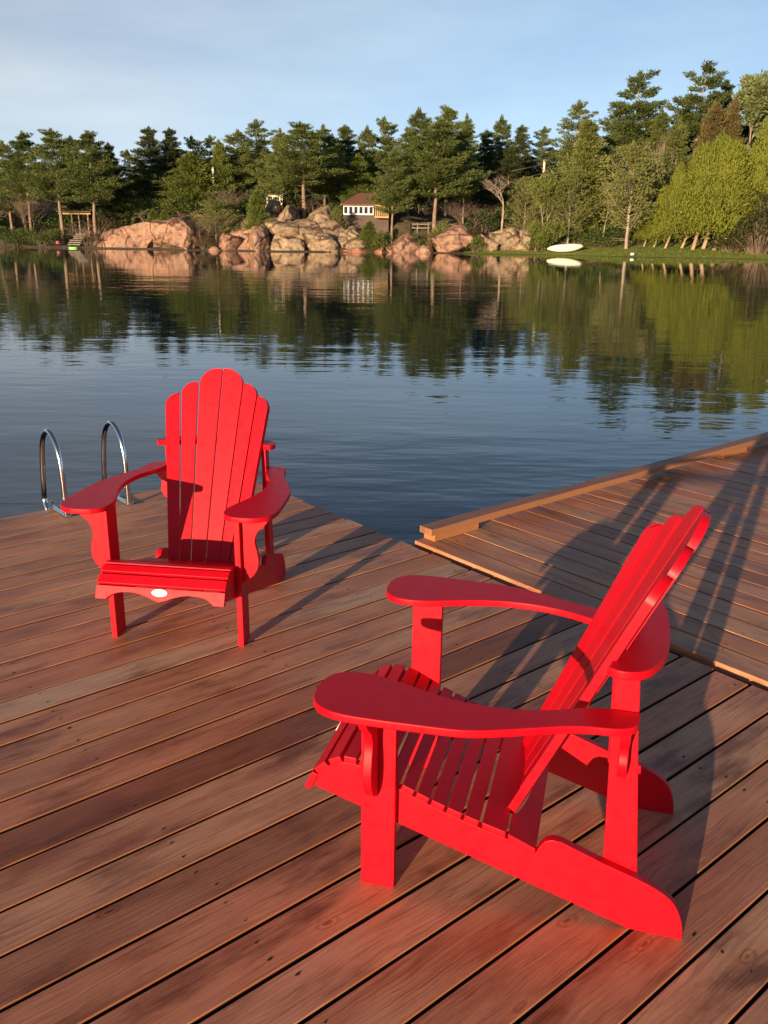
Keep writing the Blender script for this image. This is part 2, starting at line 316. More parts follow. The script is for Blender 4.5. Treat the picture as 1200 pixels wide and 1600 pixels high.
def cards(name, C, A, B, mt, parent=None):
    """rhombic sprays: C base point, A axis*length, B half width vector (n x 3 arrays)"""
    N = len(C); V = np.empty((N, 4, 3)); V[:, 0] = C; V[:, 1] = C+A*.45+B; V[:, 2] = C+A; V[:, 3] = C+A*.45-B
    me = bpy.data.meshes.new(name); me.vertices.add(N*4); me.vertices.foreach_set('co', V.reshape(-1).astype(np.float32))
    me.loops.add(N*4); me.loops.foreach_set('vertex_index', np.arange(N*4, dtype=np.int32)); me.polygons.add(N); me.polygons.foreach_set('loop_start', np.arange(0, N*4, 4, dtype=np.int32))
    me.update(); me.validate()
    return link(name, me, mt, parent)
rg = np.random.default_rng(5)
def unit(v): return v/(np.linalg.norm(v, axis=-1, keepdims=True)+1e-9)
C = []
for i in range(9000):
    x = rg.uniform(6.5, 46); d = .06+rg.beta(.9, 1.6)*9.5; C.append((x, shore(x)+d, terr(x, shore(x)+d)+.03))
C = np.array(C); A = np.stack([rg.normal(0, .05, len(C)), rg.normal(0, .05, len(C)), rg.uniform(.03, .085, len(C))], 1); B = unit(np.cross(A, rg.normal(size=A.shape)))*.02
tag(cards('lawn_grass', C, A, B, M['grass']), 'short sunlit grass blades covering the lawn on the far shore', 'grass', kind='stuff')

# ------------------------------------------------------------------ docks
PSI = 0.7009644; WOOD_T = .036
def boards(name, items, parent, mt, along_y=False, seed=1, joists=()):
    """items: (u0,u1,v0,v1,ztop,rnd). Boards run along u. bevelled tops, uv, per board value, edge colour value."""
    rnd = random.Random(seed); vs = []; fs = []; uvs = []; bv = []; ev = []; mi = []; vv0 = []
    for bi, (u0, u1, v0, v1, zt, q) in enumerate(items):
        e = .0028; prof = [(v0, zt-WOOD_T), (v0, zt-e), (v0+e*.35, zt-e*.35), (v0+e, zt), (v1-e, zt), (v1-e*.35, zt-e*.35), (v1, zt-e), (v1, zt-WOOD_T)]
        k = len(vs); ou, ov = rnd.uniform(0, 50), rnd.uniform(0, 50)
        nseg = 10
        bow = [rnd.uniform(-.0012, .0012) for _ in range(nseg+1)]
        for i in range(nseg+1):
            u = u0+(u1-u0)*i/nseg
            for (v, z) in prof: vs.append((u, v+bow[i], z))
        P = len(prof)
        for i in range(nseg):
            for j in range(P):
                jj = (j+1) % P; f = (k+i*P+j, k+i*P+jj, k+(i+1)*P+jj, k+(i+1)*P+j); fs.append(f); vv0.append(v0); bv.append(q); ev.append(.7 if j == 0 and bi == 0 and along_y else -1.0 if j in (0, 6) else .9 if j in (1, 2) else .2 if j == 5 else 0.0)  # edge: sunlit orange painted on sun-side bevels and joint face, dark sides
                uvs += [(vs[g][0]+ou, vs[g][1]-v0+ov+(.2-vs[g][2] if j in (0, 6) else 0)) for g in f]; mi.append(0)
        for ring in (list(range(k, k+P))[::-1], list(range(k+nseg*P, k+nseg*P+P))):
            fs.append(tuple(ring)); vv0.append(v0); bv.append(q); ev.append(.8); uvs += [(vs[g][2]*.3+ou, vs[g][1]+ov) for g in ring]; mi.append(0)
    for (u0, u1, v0, v1, zt, q) in items:      # nail holes over the joists
        for u in joists:
            for fr in (.22, .78):
                if rnd.random() < .12 or not u0 < u < u1: continue
                uu = u+rnd.uniform(-.02, .02); vv = v0+(v1-v0)*(fr+rnd.uniform(-.06, .06)); rr = rnd.uniform(.0028, .0046); e1, e2 = rnd.uniform(.8, 2.0), rnd.uniform(.7, 1.2); k = len(vs)
                vs += [(uu+rr*e1*math.cos(a_*1.0472), vv+rr*e2*math.sin(a_*1.0472), zt+.0008) for a_ in range(6)]
                fs.append(tuple(range(k, k+6))[::-1]); vv0.append(v0); bv.append(q); ev.append(0); uvs += [(0, 0)]*6; mi.append(1)
    vs0 = list(vs)
    if along_y: vs = [(v, u, z) for (u, v, z) in vs]
    me = bpy.data.meshes.new(name); me.from_pydata(vs, [], [f[::-1] for f in fs] if along_y else fs)
    uvs2 = []; p = 0
    for f in fs:
        c = uvs[p:p+len(f)]; p += len(f); uvs2 += c[::-1] if along_y else c
    ul = me.uv_layers.new(name='UVMap'); ul.data.foreach_set('uv', [x for c in uvs2 for x in c])
    lv = [(vs0[g][0], vs0[g][1]-vv0[fi]) for fi, f in enumerate(fs) for g in (f[::-1] if along_y else f)]
    u2 = me.uv_layers.new(name='Local'); u2.data.foreach_set('uv', [x for c in lv for x in c])
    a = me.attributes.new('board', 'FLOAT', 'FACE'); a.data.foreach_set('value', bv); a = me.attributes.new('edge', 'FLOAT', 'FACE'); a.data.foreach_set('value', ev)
    me.polygons.foreach_set('material_index', mi)
    return link(name, me, [mt, M['hole']], parent, 25)
rnd = random.Random(11)
gaps = [1.6276, 1.7754, 1.9184, 2.071, 2.2213, 2.3608, 2.5032, 2.6554, 2.7944, 2.9354, 3.087, 3.2264, 3.3773, 3.5197, 3.6534]
while gaps[0] > -2.2: gaps.insert(0, gaps[0]-.1447+rnd.uniform(-.003, .003))
while gaps[-1] < 4.9: gaps.append(gaps[-1]+.1447+rnd.uniform(-.003, .003))
gaps[-1] = 5.02
main = empty('wooden_dock', (0, 0, 0), PSI)
tag(main, 'large dock of worn reddish brown planks carrying both red chairs', 'dock')
special = {2.071: .03, 1.6276: .16, 2.2213: .78, 1.4829: .75, 3.6534: .5}
items = []
for a, b2 in zip(gaps, gaps[1:]):
    g = rnd.uniform(.0034, .0062); q = rnd.choice([.3, .4, .5, .58, .62, .7, .8, .35, .45, .92])+rnd.uniform(-.05, .05)
    for k_, v_ in special.items():
        if abs(a-k_) < .01: q = v_
    items.append((-3.2+rnd.uniform(0, .02), 2.925+rnd.uniform(-.012, .006), a+g, b2-g, rnd.uniform(-.0012, .0008), q))
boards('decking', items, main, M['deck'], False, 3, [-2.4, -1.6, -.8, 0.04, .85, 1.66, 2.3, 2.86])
bm = bmesh.new()
box(bm, -3.15, 2.885, -2.2, -2.16, -.23, -.0375); box(bm, -3.15, 2.885, 4.965, 5.005, -.23, -.0375); box(bm, 2.885, 2.915, -2.2, 5.005, -.23, -.0375)
for u in (-2.4, -1.6, -.8, .04, .85, 1.66, 2.3): box(bm, u-.02, u+.02, -2.15, 4.96, -.2, -.0375)
build('frame', bm, M['dark_wood'], main, None)
bm = bmesh.new()
for u in (-2, 0, 2): box(bm, u-.4, u+.4, -1.9, 4.75, -.62, -.235)
build('floats', bm, M['float'], main, None, .03)
side = empty('adjoining_dock', (0, 0, 0), PSI)
tag(side, 'second wooden dock edged by a raised timber kerb over the water', 'dock')
us = [2.962]
while us[-1] < 9.2: us.append(us[-1]+.1435+rnd.uniform(-.004, .004))
it2 = []
for a, b2 in zip(us, us[1:]):
    g = rnd.uniform(.0032, .0058); q = rnd.choice([.25, .35, .5, .6, .75, .8, .82, .4, .15])+rnd.uniform(-.05, .05)
    it2.append((-2.4, 3.262+rnd.uniform(-.006, .004), a+g, b2-g, .012+rnd.uniform(-.0012, .001), q))
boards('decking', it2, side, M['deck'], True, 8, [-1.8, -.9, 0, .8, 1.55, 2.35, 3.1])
bm = bmesh.new(); box(bm, 2.968, 3.006, -2.4, 3.235, -.23, -.0255); box(bm, 3.006, 9.2, 3.2, 3.238, -.23, -.0255)
for v in (-1.8, -.9, 0, .8, 1.55, 2.35): box(bm, 3.007, 9.2, v-.02, v+.02, -.2, -.0255)
build('frame', bm, M['dark_wood'], side, None)
bm = bmesh.new()
for u in (3.6, 5.4, 7.2, 8.8): box(bm, u-.35, u+.35, -2.2, 3.05, -.62, -.235)
build('floats', bm, M['float'], side, None, .03)
kz = .0125
for (a, b2) in ((3.03, 3.36), (5.92, 6.26), (8.7, 9.05)):
    o = boards('kerb_block', [(a, b2, 3.17, 3.255, kz+.039, 1.0)], side, M['timber'], False, int(a*10))
o = boards('kerb_rail', [(3.0, 9.2, 3.165, 3.257, kz+.0395+.0385, .2)], side, M['timber'], False, 77)  # kerb side faces carry their sunlit orange in the colour

# ------------------------------------------------------------------ red chairs
def make_chair():
    root = empty('adirondack_chair'); red = M['red']
    TH = .019
    xy = lambda u, v, t: (u, v, t)
    yz = lambda u, v, t: (t, u, v)
    xz = lambda u, v, t: (u, t, v)
    # seat profile
    prof = [(.134, .294), (.115, .315), (.095, .330), (.075, .342), (.055, .349), (.03, .351), (0, .343), (-.03, .330), (-.06, .315), (-.09, .300), (-.13, .2835), (-.17, .268), (-.21, .2545), (-.255, .2405), (-.30, .2275), (-.362, .211)]
    def zt(y):
        for (a, p), (b, q) in zip(prof, prof[1:]):
            if b <= y <= a: return p+(q-p)*(y-a)/(b-a)
        return prof[-1][1]
    bm = bmesh.new(); ts = .018
    sl = [(.1315, .1035), (.0935, .0630), (.0515, .0190), (.0085, -.0245), (-.0320, -.0600), (-.0670, -.0935), (-.1005, -.1305), (-.1375, -.1685), (-.1755, -.208), (-.215, -.251), (-.258, -.2935)]
    for a, b in sl:
        A = Vector((0, a, zt(a))); B = Vector((0, b, zt(b))); d = (B-A).normalized(); nn = Vector((0, -d.z, d.y)); nn = -nn if nn.z < 0 else nn
        q = [A, B, B-nn*ts, A-nn*ts]
        prism(bm, [(p.y, p.z) for p in q], yz, -.2535, .2535)
    # last wide slat, scooped to the curve of the back
    rear = [(-.2535, -.300), (-.2535, -.358), (-.168, -.358)]+[(x, -.352-.0225*math.sqrt(max(0, 1-(x/.165)**2))) for x in [-.16+.032*i for i in range(11)]]+[(.168, -.358), (.2535, -.358), (.2535, -.300)]
    sl_ = lambda u, v, t: (u, v, zt(v)-t if v > -.362 else .211+(v+.362)*.27-t)
    prism(bm, rear, sl_, 0, ts)
    build('seat', bm, red, root, 35, .0022)
    # apron with scalloped lower edge
    h = [(-.2545, .0525), (.2545, .0525), (.2545, 0), (.212, 0)]
    arc = spline([(.212, 0), (.19, .018), (.165, .027), (.135, .031), (.10, .030), (.06, .021), (.025, .007), (0, 0)], 4)
    low = arc[1:]+[(-x, s) for x, s in arc[::-1][1:]]
    h = h[:3]+[(.212, 0)]+low+[(-.2545, 0)]
    A = Vector((0, .157, .241)); B = Vector((0, .1335, .2955)); up = (B-A).normalized(); fo = Vector((0, up.z, -up.y))
    fa = lambda u, v, t: Vector((u, 0, 0))+A+up*v+fo*t
    bm = bmesh.new(); prism(bm, h, fa, 0, -.018); ap = build('apron', bm, red, root, 35, .002)
    bm = bmesh.new(); prism(bm, [(.031*math.cos(a), .036+.0145*math.sin(a)) for a in [i*.19635 for i in range(32)]], fa, .0003, .003); build('maker_plate', bm, M['label'], ap, 35, .0008)
    for s in (-1, 1):
        # side rail
        top = [(y, zt(y)-.0185) for y in (.112, .1, .085, .07, .055, .03, 0, -.03, -.06, -.09, -.13, -.17, -.21, -.255, -.30, -.359)]
        P = [(.130, .2485), (.118, .29)]+top[1:]+[(-.432, .1655), (-.440, .186), (-.452, .2045), (-.468, .2125), (-.490, .2115)]+[(-.589, .174), (-.668, .148)]+spline([(-.70, .136), (-.735, .118), (-.762, .093), (-.780, .055), (-.787, .02), (-.788, 0)], 4)+[(-.668, 0)]
        bm = bmesh.new(); prism(bm, P, yz, s*.2303, s*.2532); build('side_rail', bm, red, root, 30, .002)
        # front leg
        bm = bmesh.new(); prism(bm, [(0, 0), (-.087, 0), (-.087, .555), (0, .555)], yz, s*.2536, s*.2762); build('front_leg', bm, red, root, 30, .002)
        # brackets under the arm
        c = spline([(.392, .5548), (.388, .535), (.372, .509), (.345, .484), (.331, .455), (.330, .43), (.338, .395), (.342, .362), (.338, .331), (.322, .302), (.302, .284), (.2764, .268)], 3)
        bm = bmesh.new(); prism(bm, [(s*x, z) for x, z in [(.2764, .5548)]+c], xz, -.044, -.0225); build('arm_bracket', bm, red, root, 30, .002)
        c = spline([(.300, .5548), (.296, .535), (.283, .515), (.270, .50), (.268, .48), (.273, .460), (.270, .44), (.255, .418), (.2325, .402)], 3)
        bm = bmesh.new(); prism(bm, [(s*x, z) for x, z in [(.2325, .5548)]+c], xz, -.620, -.600); build('arm_bracket', bm, red, root, 30, .002)
        # arm
        o = spline([(.31, .0935), (.35, .0925), (.385, .080), (.411, .053), (.424, .012), (.427, -.05), (.423, -.15), (.417, -.25), (.405, -.305), (.385, -.36), (.36, -.42), (.336, -.48), (.324, -.53), (.318, -.58), (.307, -.612), (.287, -.631), (.26, -.638)], 3)
        i = spline([(.2325, -.560), (.246, -.51), (.268, -.46), (.284, -.414), (.296, -.35), (.298, -.29), (.293, -.24), (.275, -.165), (.256, -.11), (.240, -.065), (.229, -.02), (.227, .02), (.234, .05), (.25, .073), (.278, .089)], 3)
        P = [(s*x, y) for x, y in o+[(.2325, -.638)]+i]
        bm = bmesh.new(); prism(bm, P, xy, .555, .5745); build('arm', bm, red, root, 30, .003)
        # rear post
        P = [(-.592, .13), (-.673, .13), (-.640, .50), (-.6285, .6675), (-.574, .6675), (-.579, .50)]
        bm = bmesh.new(); prism(bm, P, yz, s*.2095, s*.2298); build('rear_post', bm, red, root, 30, .002)
    # curved upper back rail
    a0, b_, RB = -.2757, -.4638, .55
    off = lambda x: RB-math.sqrt(RB*RB-x*x)
    fr = [(x, a0+b_*.68-.026+off(x)) for x in [-.2+.04*i for i in range(11)]]
    bk = spline([(.255, -.556), (.268, -.585), (.262, -.622), (.235, -.652), (.17, -.681), (.09, -.694), (0, -.697), (-.09, -.694), (-.17, -.681), (-.235, -.652), (-.262, -.622), (-.268, -.585), (-.255, -.556)], 4)
    bm = bmesh.new(); prism(bm, fr+bk, xy, .668, .689); build('back_rail', bm, red, root, 30, .0025)
    # lower back rail sloping behind the seat
    fr = [(-.2535, -.364), (-.172, -.364)]+[(x, a0+b_*.215-.024+off(x)) for x in [-.16+.032*i for i in range(11)]]+[(.172, -.364), (.2535, -.364), (.2535, -.432), (-.2535, -.432)]
    sl2 = lambda u, v, t: (u, v, .208+(v+.364)*.42-t)
    bm = bmesh.new(); prism(bm, fr, sl2, 0, .018); build('lower_back_rail', bm, red, root, 30, .002)
    # back: six fanned slats on a shallow curve
    bm = bmesh.new(); z0, z1 = .206, .85
    def bnd(b0, b1): return lambda z: b0+(b1-b0)*(z-z0)/(z1-z0)
    spec = [((.0032, .0032), (.0618, .0945), .990, .062), ((.0672, .1012), (.1088, .1678), .935, .048), ((.1142, .1748), (.157, .2330), .888, .046)]
    for s in (-1, 1):
        for (l, r_, ztop, rad) in spec:
            l, r_ = bnd(*l), bnd(*r_)
            pts = [(l(z0), z0), (r_(z0), z0)]
            zs = ztop-rad*1.05; pts += [(r_(z0+(zs-z0)*k/6), z0+(zs-z0)*k/6) for k in range(1, 6)]
            xr = r_(zs); xl = l(ztop); w_ = xr-xl; fl = max(0, w_-rad*1.25)
            for k in range(11):
                a = k/10*math.pi/2; pts.append((xl+fl+(w_-fl)*math.cos(a), zs+(ztop-zs)*math.sin(a)))
            pts.append((xl+.004, ztop)); pts.append((l(ztop-.004), ztop-.004))
            cz = lambda z: (l(z)+r_(z))/2
            ob, ot = off(cz(z0)), off(cz(z1)); cm = cz((z0+z1)/2); k_ = cm/math.sqrt(RB*RB-cm*cm)
            nrm = Vector((s*1, k_, 0)).cross(Vector((s*(cz(z1)-cz(z0)), b_*(z1-z0)+ot-ob, z1-z0))).normalized()
            nrm = nrm if nrm.y < 0 else -nrm
            def f(u, v, t, s=s, cz=cz, ob=ob, ot=ot, k_=k_, nrm=nrm):
                return Vector((s*u, a0+b_*v+ob+(ot-ob)*(v-z0)/(z1-z0)+k_*(u-cz(v)), v))+nrm*t
            prism(bm, pts, f, 0, .021)
    build('backrest', bm, red, root, 30, .0025)
    return root
chair = make_chair(); chair.location = (-.826, 3.1973, 0); chair.rotation_euler = (0, 0, 3.0096)
tag(chair, 'red slatted garden chair facing us near the ladder, oval plate on its apron', 'chair', 'red chairs on the dock')
ch2 = copy_tree(chair); ch2.location = (.0229, 2.1156, 0); ch2.rotation_euler = (0, 0, 1.3097)
tag(ch2, 'red slatted garden chair seen side on, larger and nearer the camera', 'chair', 'red chairs on the dock')

# ------------------------------------------------------------------ swim ladder
def dk(a, c, z=0):
    return Vector((a*math.cos(PSI)-c*math.sin(PSI), a*math.sin(PSI)+c*math.cos(PSI), z))
lad = empty('swim_ladder', dk(1.87, 4.95)); tag(lad, 'stainless steel swim ladder with two arched handrails at the dock edge', 'ladder')
O = lad.location.copy()
for a in (1.68, 2.055):
    bm = bmesh.new()
    side_ = [(4.80, .012), (4.80, .10), (4.805, .25), (4.825, .36), (4.87, .435), (4.945, .475), (5.02, .455), (5.08, .385), (5.115, .26), (5.14, .10), (5.15, .02), (5.11, -.06), (5.09, -.3), (5.09, -1.1)]
    pts = [dk(a, c, z)-O for c, z in spline(side_, 4)]
    tube(bm, pts, .0155, 10); h = build('handrail', bm, M['steel'], lad, 60)
    bm = bmesh.new(); Mx = Matrix.Translation(-O) @ Matrix.Rotation(PSI, 4, 'Z')
    box(bm, a-.017, a+.017, 4.785, 5.06, .004, .012, Mx); box(bm, a-.017, a+.017, 5.052, 5.06, .0125, .034, Mx)
    build('foot_bracket', bm, M['steel'], h, None, .0015)
    for c in (4.80, 4.99):
        bm = bmesh.new(); tube(bm, [dk(a+.026, c, .001)-O, dk(a+.026, c, .016)-O], .006, 6); build('bolt', bm, M['steel'], h, 40)
for z in (-.5, -.78, -1.05):
    bm = bmesh.new(); Mx = Matrix.Translation(-O) @ Matrix.Rotation(PSI, 4, 'Z'); box(bm, 1.69, 2.045, 5.07, 5.13, z, z+.02, Mx); build('step', bm, M['steel'], lad, None)

# ------------------------------------------------------------------ rocks
def rock_mesh(name, dims, seed, mt, cuts=9, rough=.22, flat=.0, sub=5):
    rr = random.Random(seed); bm = bmesh.new(); bmesh.ops.create_icosphere(bm, subdivisions=sub, radius=1)
    pl = []
    for _ in range(cuts):
        d = Vector((rr.gauss(0, 1), rr.gauss(0, 1), rr.gauss(.1, .7))).normalized(); pl.append((d, rr.uniform(.50, .88)))
    o = Vector((rr.uniform(0, 99), rr.uniform(0, 99), rr.uniform(0, 99)))
    for v in bm.verts:
        p = v.co.copy()
        for d, k in pl:
            e = p.dot(d)-k
            if e > 0: p -= d*e*.97
        f = mnoise.fractal(p*1.1+o, 1, 2, 5); rd = 1-abs(mnoise.noise(p*1.5+o)); g = mnoise.fractal(p*4+o, 1, 2, 3)
        p *= 1+rough*f*.8-rough*.6*max(0, rd-.90)*5+.025*g
        if flat: p.z = p.z if p.z < 1-flat else 1-flat+(p.z-1+flat)*.35
        v.co = Vector((p.x*dims[0], p.y*dims[1], p.z*dims[2]))
    me = bpy.data.meshes.new(name); bm.to_mesh(me); bm.free()
    return link(name, me, mt, None, 45)
def rock(px0, px1, ytop, ybase, d, depth, mt, seed, label, cat='rock', cuts=9, rough=.22, tilt=0, grp=None):
    pxm = (px0+px1)/2; Y = shore(at(pxm, ybase, 77).x)+d+depth*.5
    a, b2 = at(px0, ybase, Y), at(px1, ybase, Y); top = at(pxm, ytop, Y).z; base = min(at(pxm, ybase, Y-depth*.5).z, terr((a.x+b2.x)/2, Y))-.5
    hw = (b2.x-a.x)/2; hh = (top-base)/1.75
    o = rock_mesh('granite_outcrop', (hw*1.3, depth*.6, hh*1.12), seed, mt, cuts+7 if cuts > 4 else cuts, rough)
    o.location = ((a.x+b2.x)/2, Y, base+hh*.75); o.rotation_euler = (0, tilt, 0)
    return tag(o, label, cat, grp)
G, GT, GR = M['granite'], M['granite_tan'], M['granite_red']
rock(158, 262, 352, 389, .2, 7, G, 3, 'low smooth pink granite slope tapering into the water at the left end of the rocks', cuts=5, rough=.14, tilt=R(-9))
rock(196, 302, 336, 389, 1.0, 8, G, 21, 'big domed pink granite outcrop with dark cracks on the left shore', cuts=6, rough=.16)
rock(252, 344, 346, 391, .2, 6, G, 33, 'cracked pink granite shoulder falling right from the big dome', cuts=7, rough=.2, tilt=R(9))
rock(328, 344, 386, 391, -.2, 1.2, G, 4, 'small pink stone alone in the water beside the split boulder', cuts=3)
rock(339, 384, 364, 392, .1, 4, G, 58, 'blocky pink boulder with flat top, left of the dark cleft', cuts=12, rough=.1)
rock(380, 432, 357, 393, .1, 4.5, G, 65, 'blocky orange boulder just right of the dark cleft', cuts=11, rough=.12)
rock(370, 432, 334, 374, 3.5, 4, GT, 7, 'tan ledge rising behind the two split boulders', cuts=9, rough=.2, tilt=R(-6))
rock(410, 445, 316, 362, 4.5, 3, GT, 81, 'dark upright stone block under the cream framed summerhouse', cuts=12, rough=.12)
rock(428, 476, 322, 376, 2.8, 4, GT, 92, 'tall cracked tan cliff block below the lone pine trunk', cuts=11, rough=.2)
rock(462, 530, 320, 384, 2.6, 5, GT, 104, 'tallest rounded tan cliff face left of the brown cabin', cuts=10, rough=.2)
rock(420, 472, 362, 394, .5, 3, GT, 116, 'jumbled lower tan boulders at the foot of the cliff', cuts=12, rough=.25)
rock(468, 534, 360, 393, .3, 4, GT, 127, 'broad tan foot of the cliff meeting the water', cuts=8, rough=.18)
rock(524, 570, 356, 392, 1.4, 4, GT, 139, 'tan sloping rock right under the cabin corner', cuts=7, rough=.18, tilt=R(8))
rock(522, 588, 383, 395, -.2, 3, GR, 143, 'low dark red slab at the waterline below the cabin', cuts=4, rough=.12)
rock(584, 600, 384, 395, -.2, 1.6, GR, 158, 'small dark red stone between the slab and the round boulder', cuts=4)
rock(606, 655, 367, 395, -.3, 4, G, 163, 'round orange granite boulder at the waterline right of the slim pine', cuts=2, rough=.10)
rock(644, 674, 382, 395, -.4, 2.5, G, 172, 'small orange boulder leaning on the right of the round one', cuts=4, rough=.12)
rock(664, 752, 356, 395, .4, 6, G, 187, 'wide reddish outcrop with a dark notch below the rail fence', cuts=5, rough=.2)
rock(736, 782, 362, 389, 1.2, 3.5, GT, 193, 'pale rounded rock left of the bare tree on the bank', cuts=5, rough=.14)
rock(766, 812, 352, 389, 1.6, 4, GT, 202, 'pale high rock with a slanting crack right of the bare tree', cuts=6, rough=.16)
rock(800, 834, 360, 389, 1.4, 3, GT, 214, 'pale rock half hidden by shrubs at the left end of the lawn', cuts=6, rough=.16)
rock(866, 900, 364, 382, 5, 3, G, 226, 'pinkish bank stone behind the upturned kayak', cuts=5, rough=.16)
rock(388, 548, 332, 393, 1.6, 6, GT, 251, 'long fractured tan cliff mass behind the lower boulders at the water', cuts=14, rough=.24)
rock(336, 440, 352, 393, 1.0, 5, G, 262, 'low pinkish ledge tying the split boulders to the cliff', cuts=12, rough=.2)
rock(500, 582, 362, 394, .8, 4, GT, 273, 'tan stepped ledge between cliff foot and red slab', cuts=12, rough=.2)
rock(283, 345, 312, 362, 7, 5, GT, 238, 'steep brown rock bank behind the low pink outcrop', cuts=8, rough=.2)

# ------------------------------------------------------------------ trees
def perp(d):
    d = d/np.linalg.norm(d); a = np.cross(d, [0, 0, 1.]) if abs(d[2]) < .9 else np.cross(d, [1., 0, 0]); return a/np.linalg.norm(a)
class Spray:
    def __init__(s): s.C, s.A, s.B = [], [], []
    def clump(s, c, out, rx, rz, n, ln, wd, up=.35, spread=.9):
        p = rg.normal(size=(n, 3)); p = unit(p)*rg.uniform(.25, 1, (n, 1))**.6*np.array([rx, rx, rz])
        dirs = unit(p/np.array([rx, rx, rz])*spread+np.array(out)*.6+np.array([0, 0, up])+rg.normal(0, .35, (n, 3)))
        l = ln*rg.uniform(.6, 1.35, (n, 1)); s.C.append(p+np.array(c)); s.A.append(dirs*l)
        s.B.append(unit(np.cross(dirs, rg.normal(size=(n, 3))))*wd*rg.uniform(.6, 1.3, (n, 1)))
    def out(s, name, mt, parent): return cards(name, np.concatenate(s.C), np.concatenate(s.A), np.concatenate(s.B), mt, parent)
def limb(bm, pts, r0, r1, sides=5):
    n = len(pts); tube(bm, pts, [r0+(r1-r0)*i/(n-1) for i in range(n)], sides, False)
def make_pine(seed, H, base, W, kind='white', dens=1.0, mt='pine', bk='bark', tr=.016):
    """conifer of real height H (m); W crown radius; built standing at the origin"""
    rr = random.Random(seed); root = empty('pine_tree'); bm = bmesh.new(); S = Spray()
    tp = [(rr.uniform(-.012, .012)*H*i/8, rr.uniform(-.012, .012)*H*i/8, H*i/8*.985) for i in range(9)]; tp[0] = (0, 0, -.5)
    limb(bm, tp, tr*H, .012, 8)
    def trunk(z):
        i = min(7, max(0, int(z/H*8/.985))); a, b = Vector(tp[i]), Vector(tp[i+1]); t = (z-a.z)/(b.z-a.z) if b.z > a.z else 0
        return a.lerp(b, max(0, min(1, t)))
    z = base*H; az = rr.uniform(0, 6)
    # dead stubs on bare trunk
    for _ in range(7):
        zz = rr.uniform(.3, 1)*base*H; a = rr.uniform(0, 6.3); p = trunk(zz); l = rr.uniform(.4, 1.3)
        limb(bm, [p, p+Vector((math.cos(a)*l, math.sin(a)*l, rr.uniform(-.1, .3)))], .03, .008, 4)
    while z < H*.975:
        t = (z-base*H)/(H*(1-base))
        if kind == 'white': pr = (.55+.45*min(1, t/.18))*(1-t)**.95+.07
        elif kind == 'cone': pr = (.8+.2*min(1, t/.1))*(1-t)**.95+.04
        elif kind == 'up': pr = (.6+.4*min(1, t/.25))*(1-t)**.6+.06
        else: pr = (.5+.5*min(1, t/.4))*(1-t)**.75+.10
        nb = rr.randint(5, 6) if kind != 'cone' else rr.randint(5, 7)
        for k in range(nb):
            az += 6.283/nb+rr.uniform(-.5, .5); Lb = W*1.12*pr*rr.choice((rr.uniform(.45, 1.0), rr.uniform(.8, 1.3)))
            if kind == 'flat' and rr.random() < .25: continue
            e0 = R(rr.uniform(-10, 16)+24*t**1.3) if kind != 'up' else R(rr.uniform(30, 52)); p0 = trunk(z+rr.uniform(-.2, .2)); out = Vector((math.cos(az), math.sin(az), 0))
            pts = [p0+out*Lb*s+Vector((0, 0, Lb*(s*math.tan(e0)*.7+.18*s*s-.10*math.sin(3*s)))) for s in (0, .35, .7, 1)]
            limb(bm, pts, .012*H*.28*(1-t*.7)+.008, .008, 4)
            nc = max(3, int((2.5+Lb*2.6)*dens))
            for c in range(nc):
                s = .26+.78*(c+rr.random())/nc; i = min(2, int(s/.35)); q = pts[i].lerp(pts[i+1], min(1.15, (s-.35*i)/.35))
                lat = Vector((-out.y, out.x, 0))*rr.uniform(-1, 1)*Lb*.30*(1.2-s*.75)
                rx = rr.uniform(.34, .60)*(.7+.4*(1-t)); q = q+lat+Vector((0, 0, rr.uniform(0, .10)))
                S.clump(tuple(q), (out.x*1.2, out.y*1.2, .25), rx, rx*(.27 if kind in ('white', 'flat') else .45), int((40 if kind in ('white', 'flat') else 30)*dens), .27 if kind != 'up' else .2, .043, .50)
        z += H*(.036 if kind == 'cone' else .050)*rr.uniform(.8, 1.25)
    for q_ in (.90, .94, .97, .99): S.clump(tuple(trunk(H*q_)), (0, 0, 1), .52-(q_-.9)*4.2, .30, 46, .34, .045, .9)
    build('trunk', bm, M[bk], root, 60); S.out('crown', M[mt], root); return root
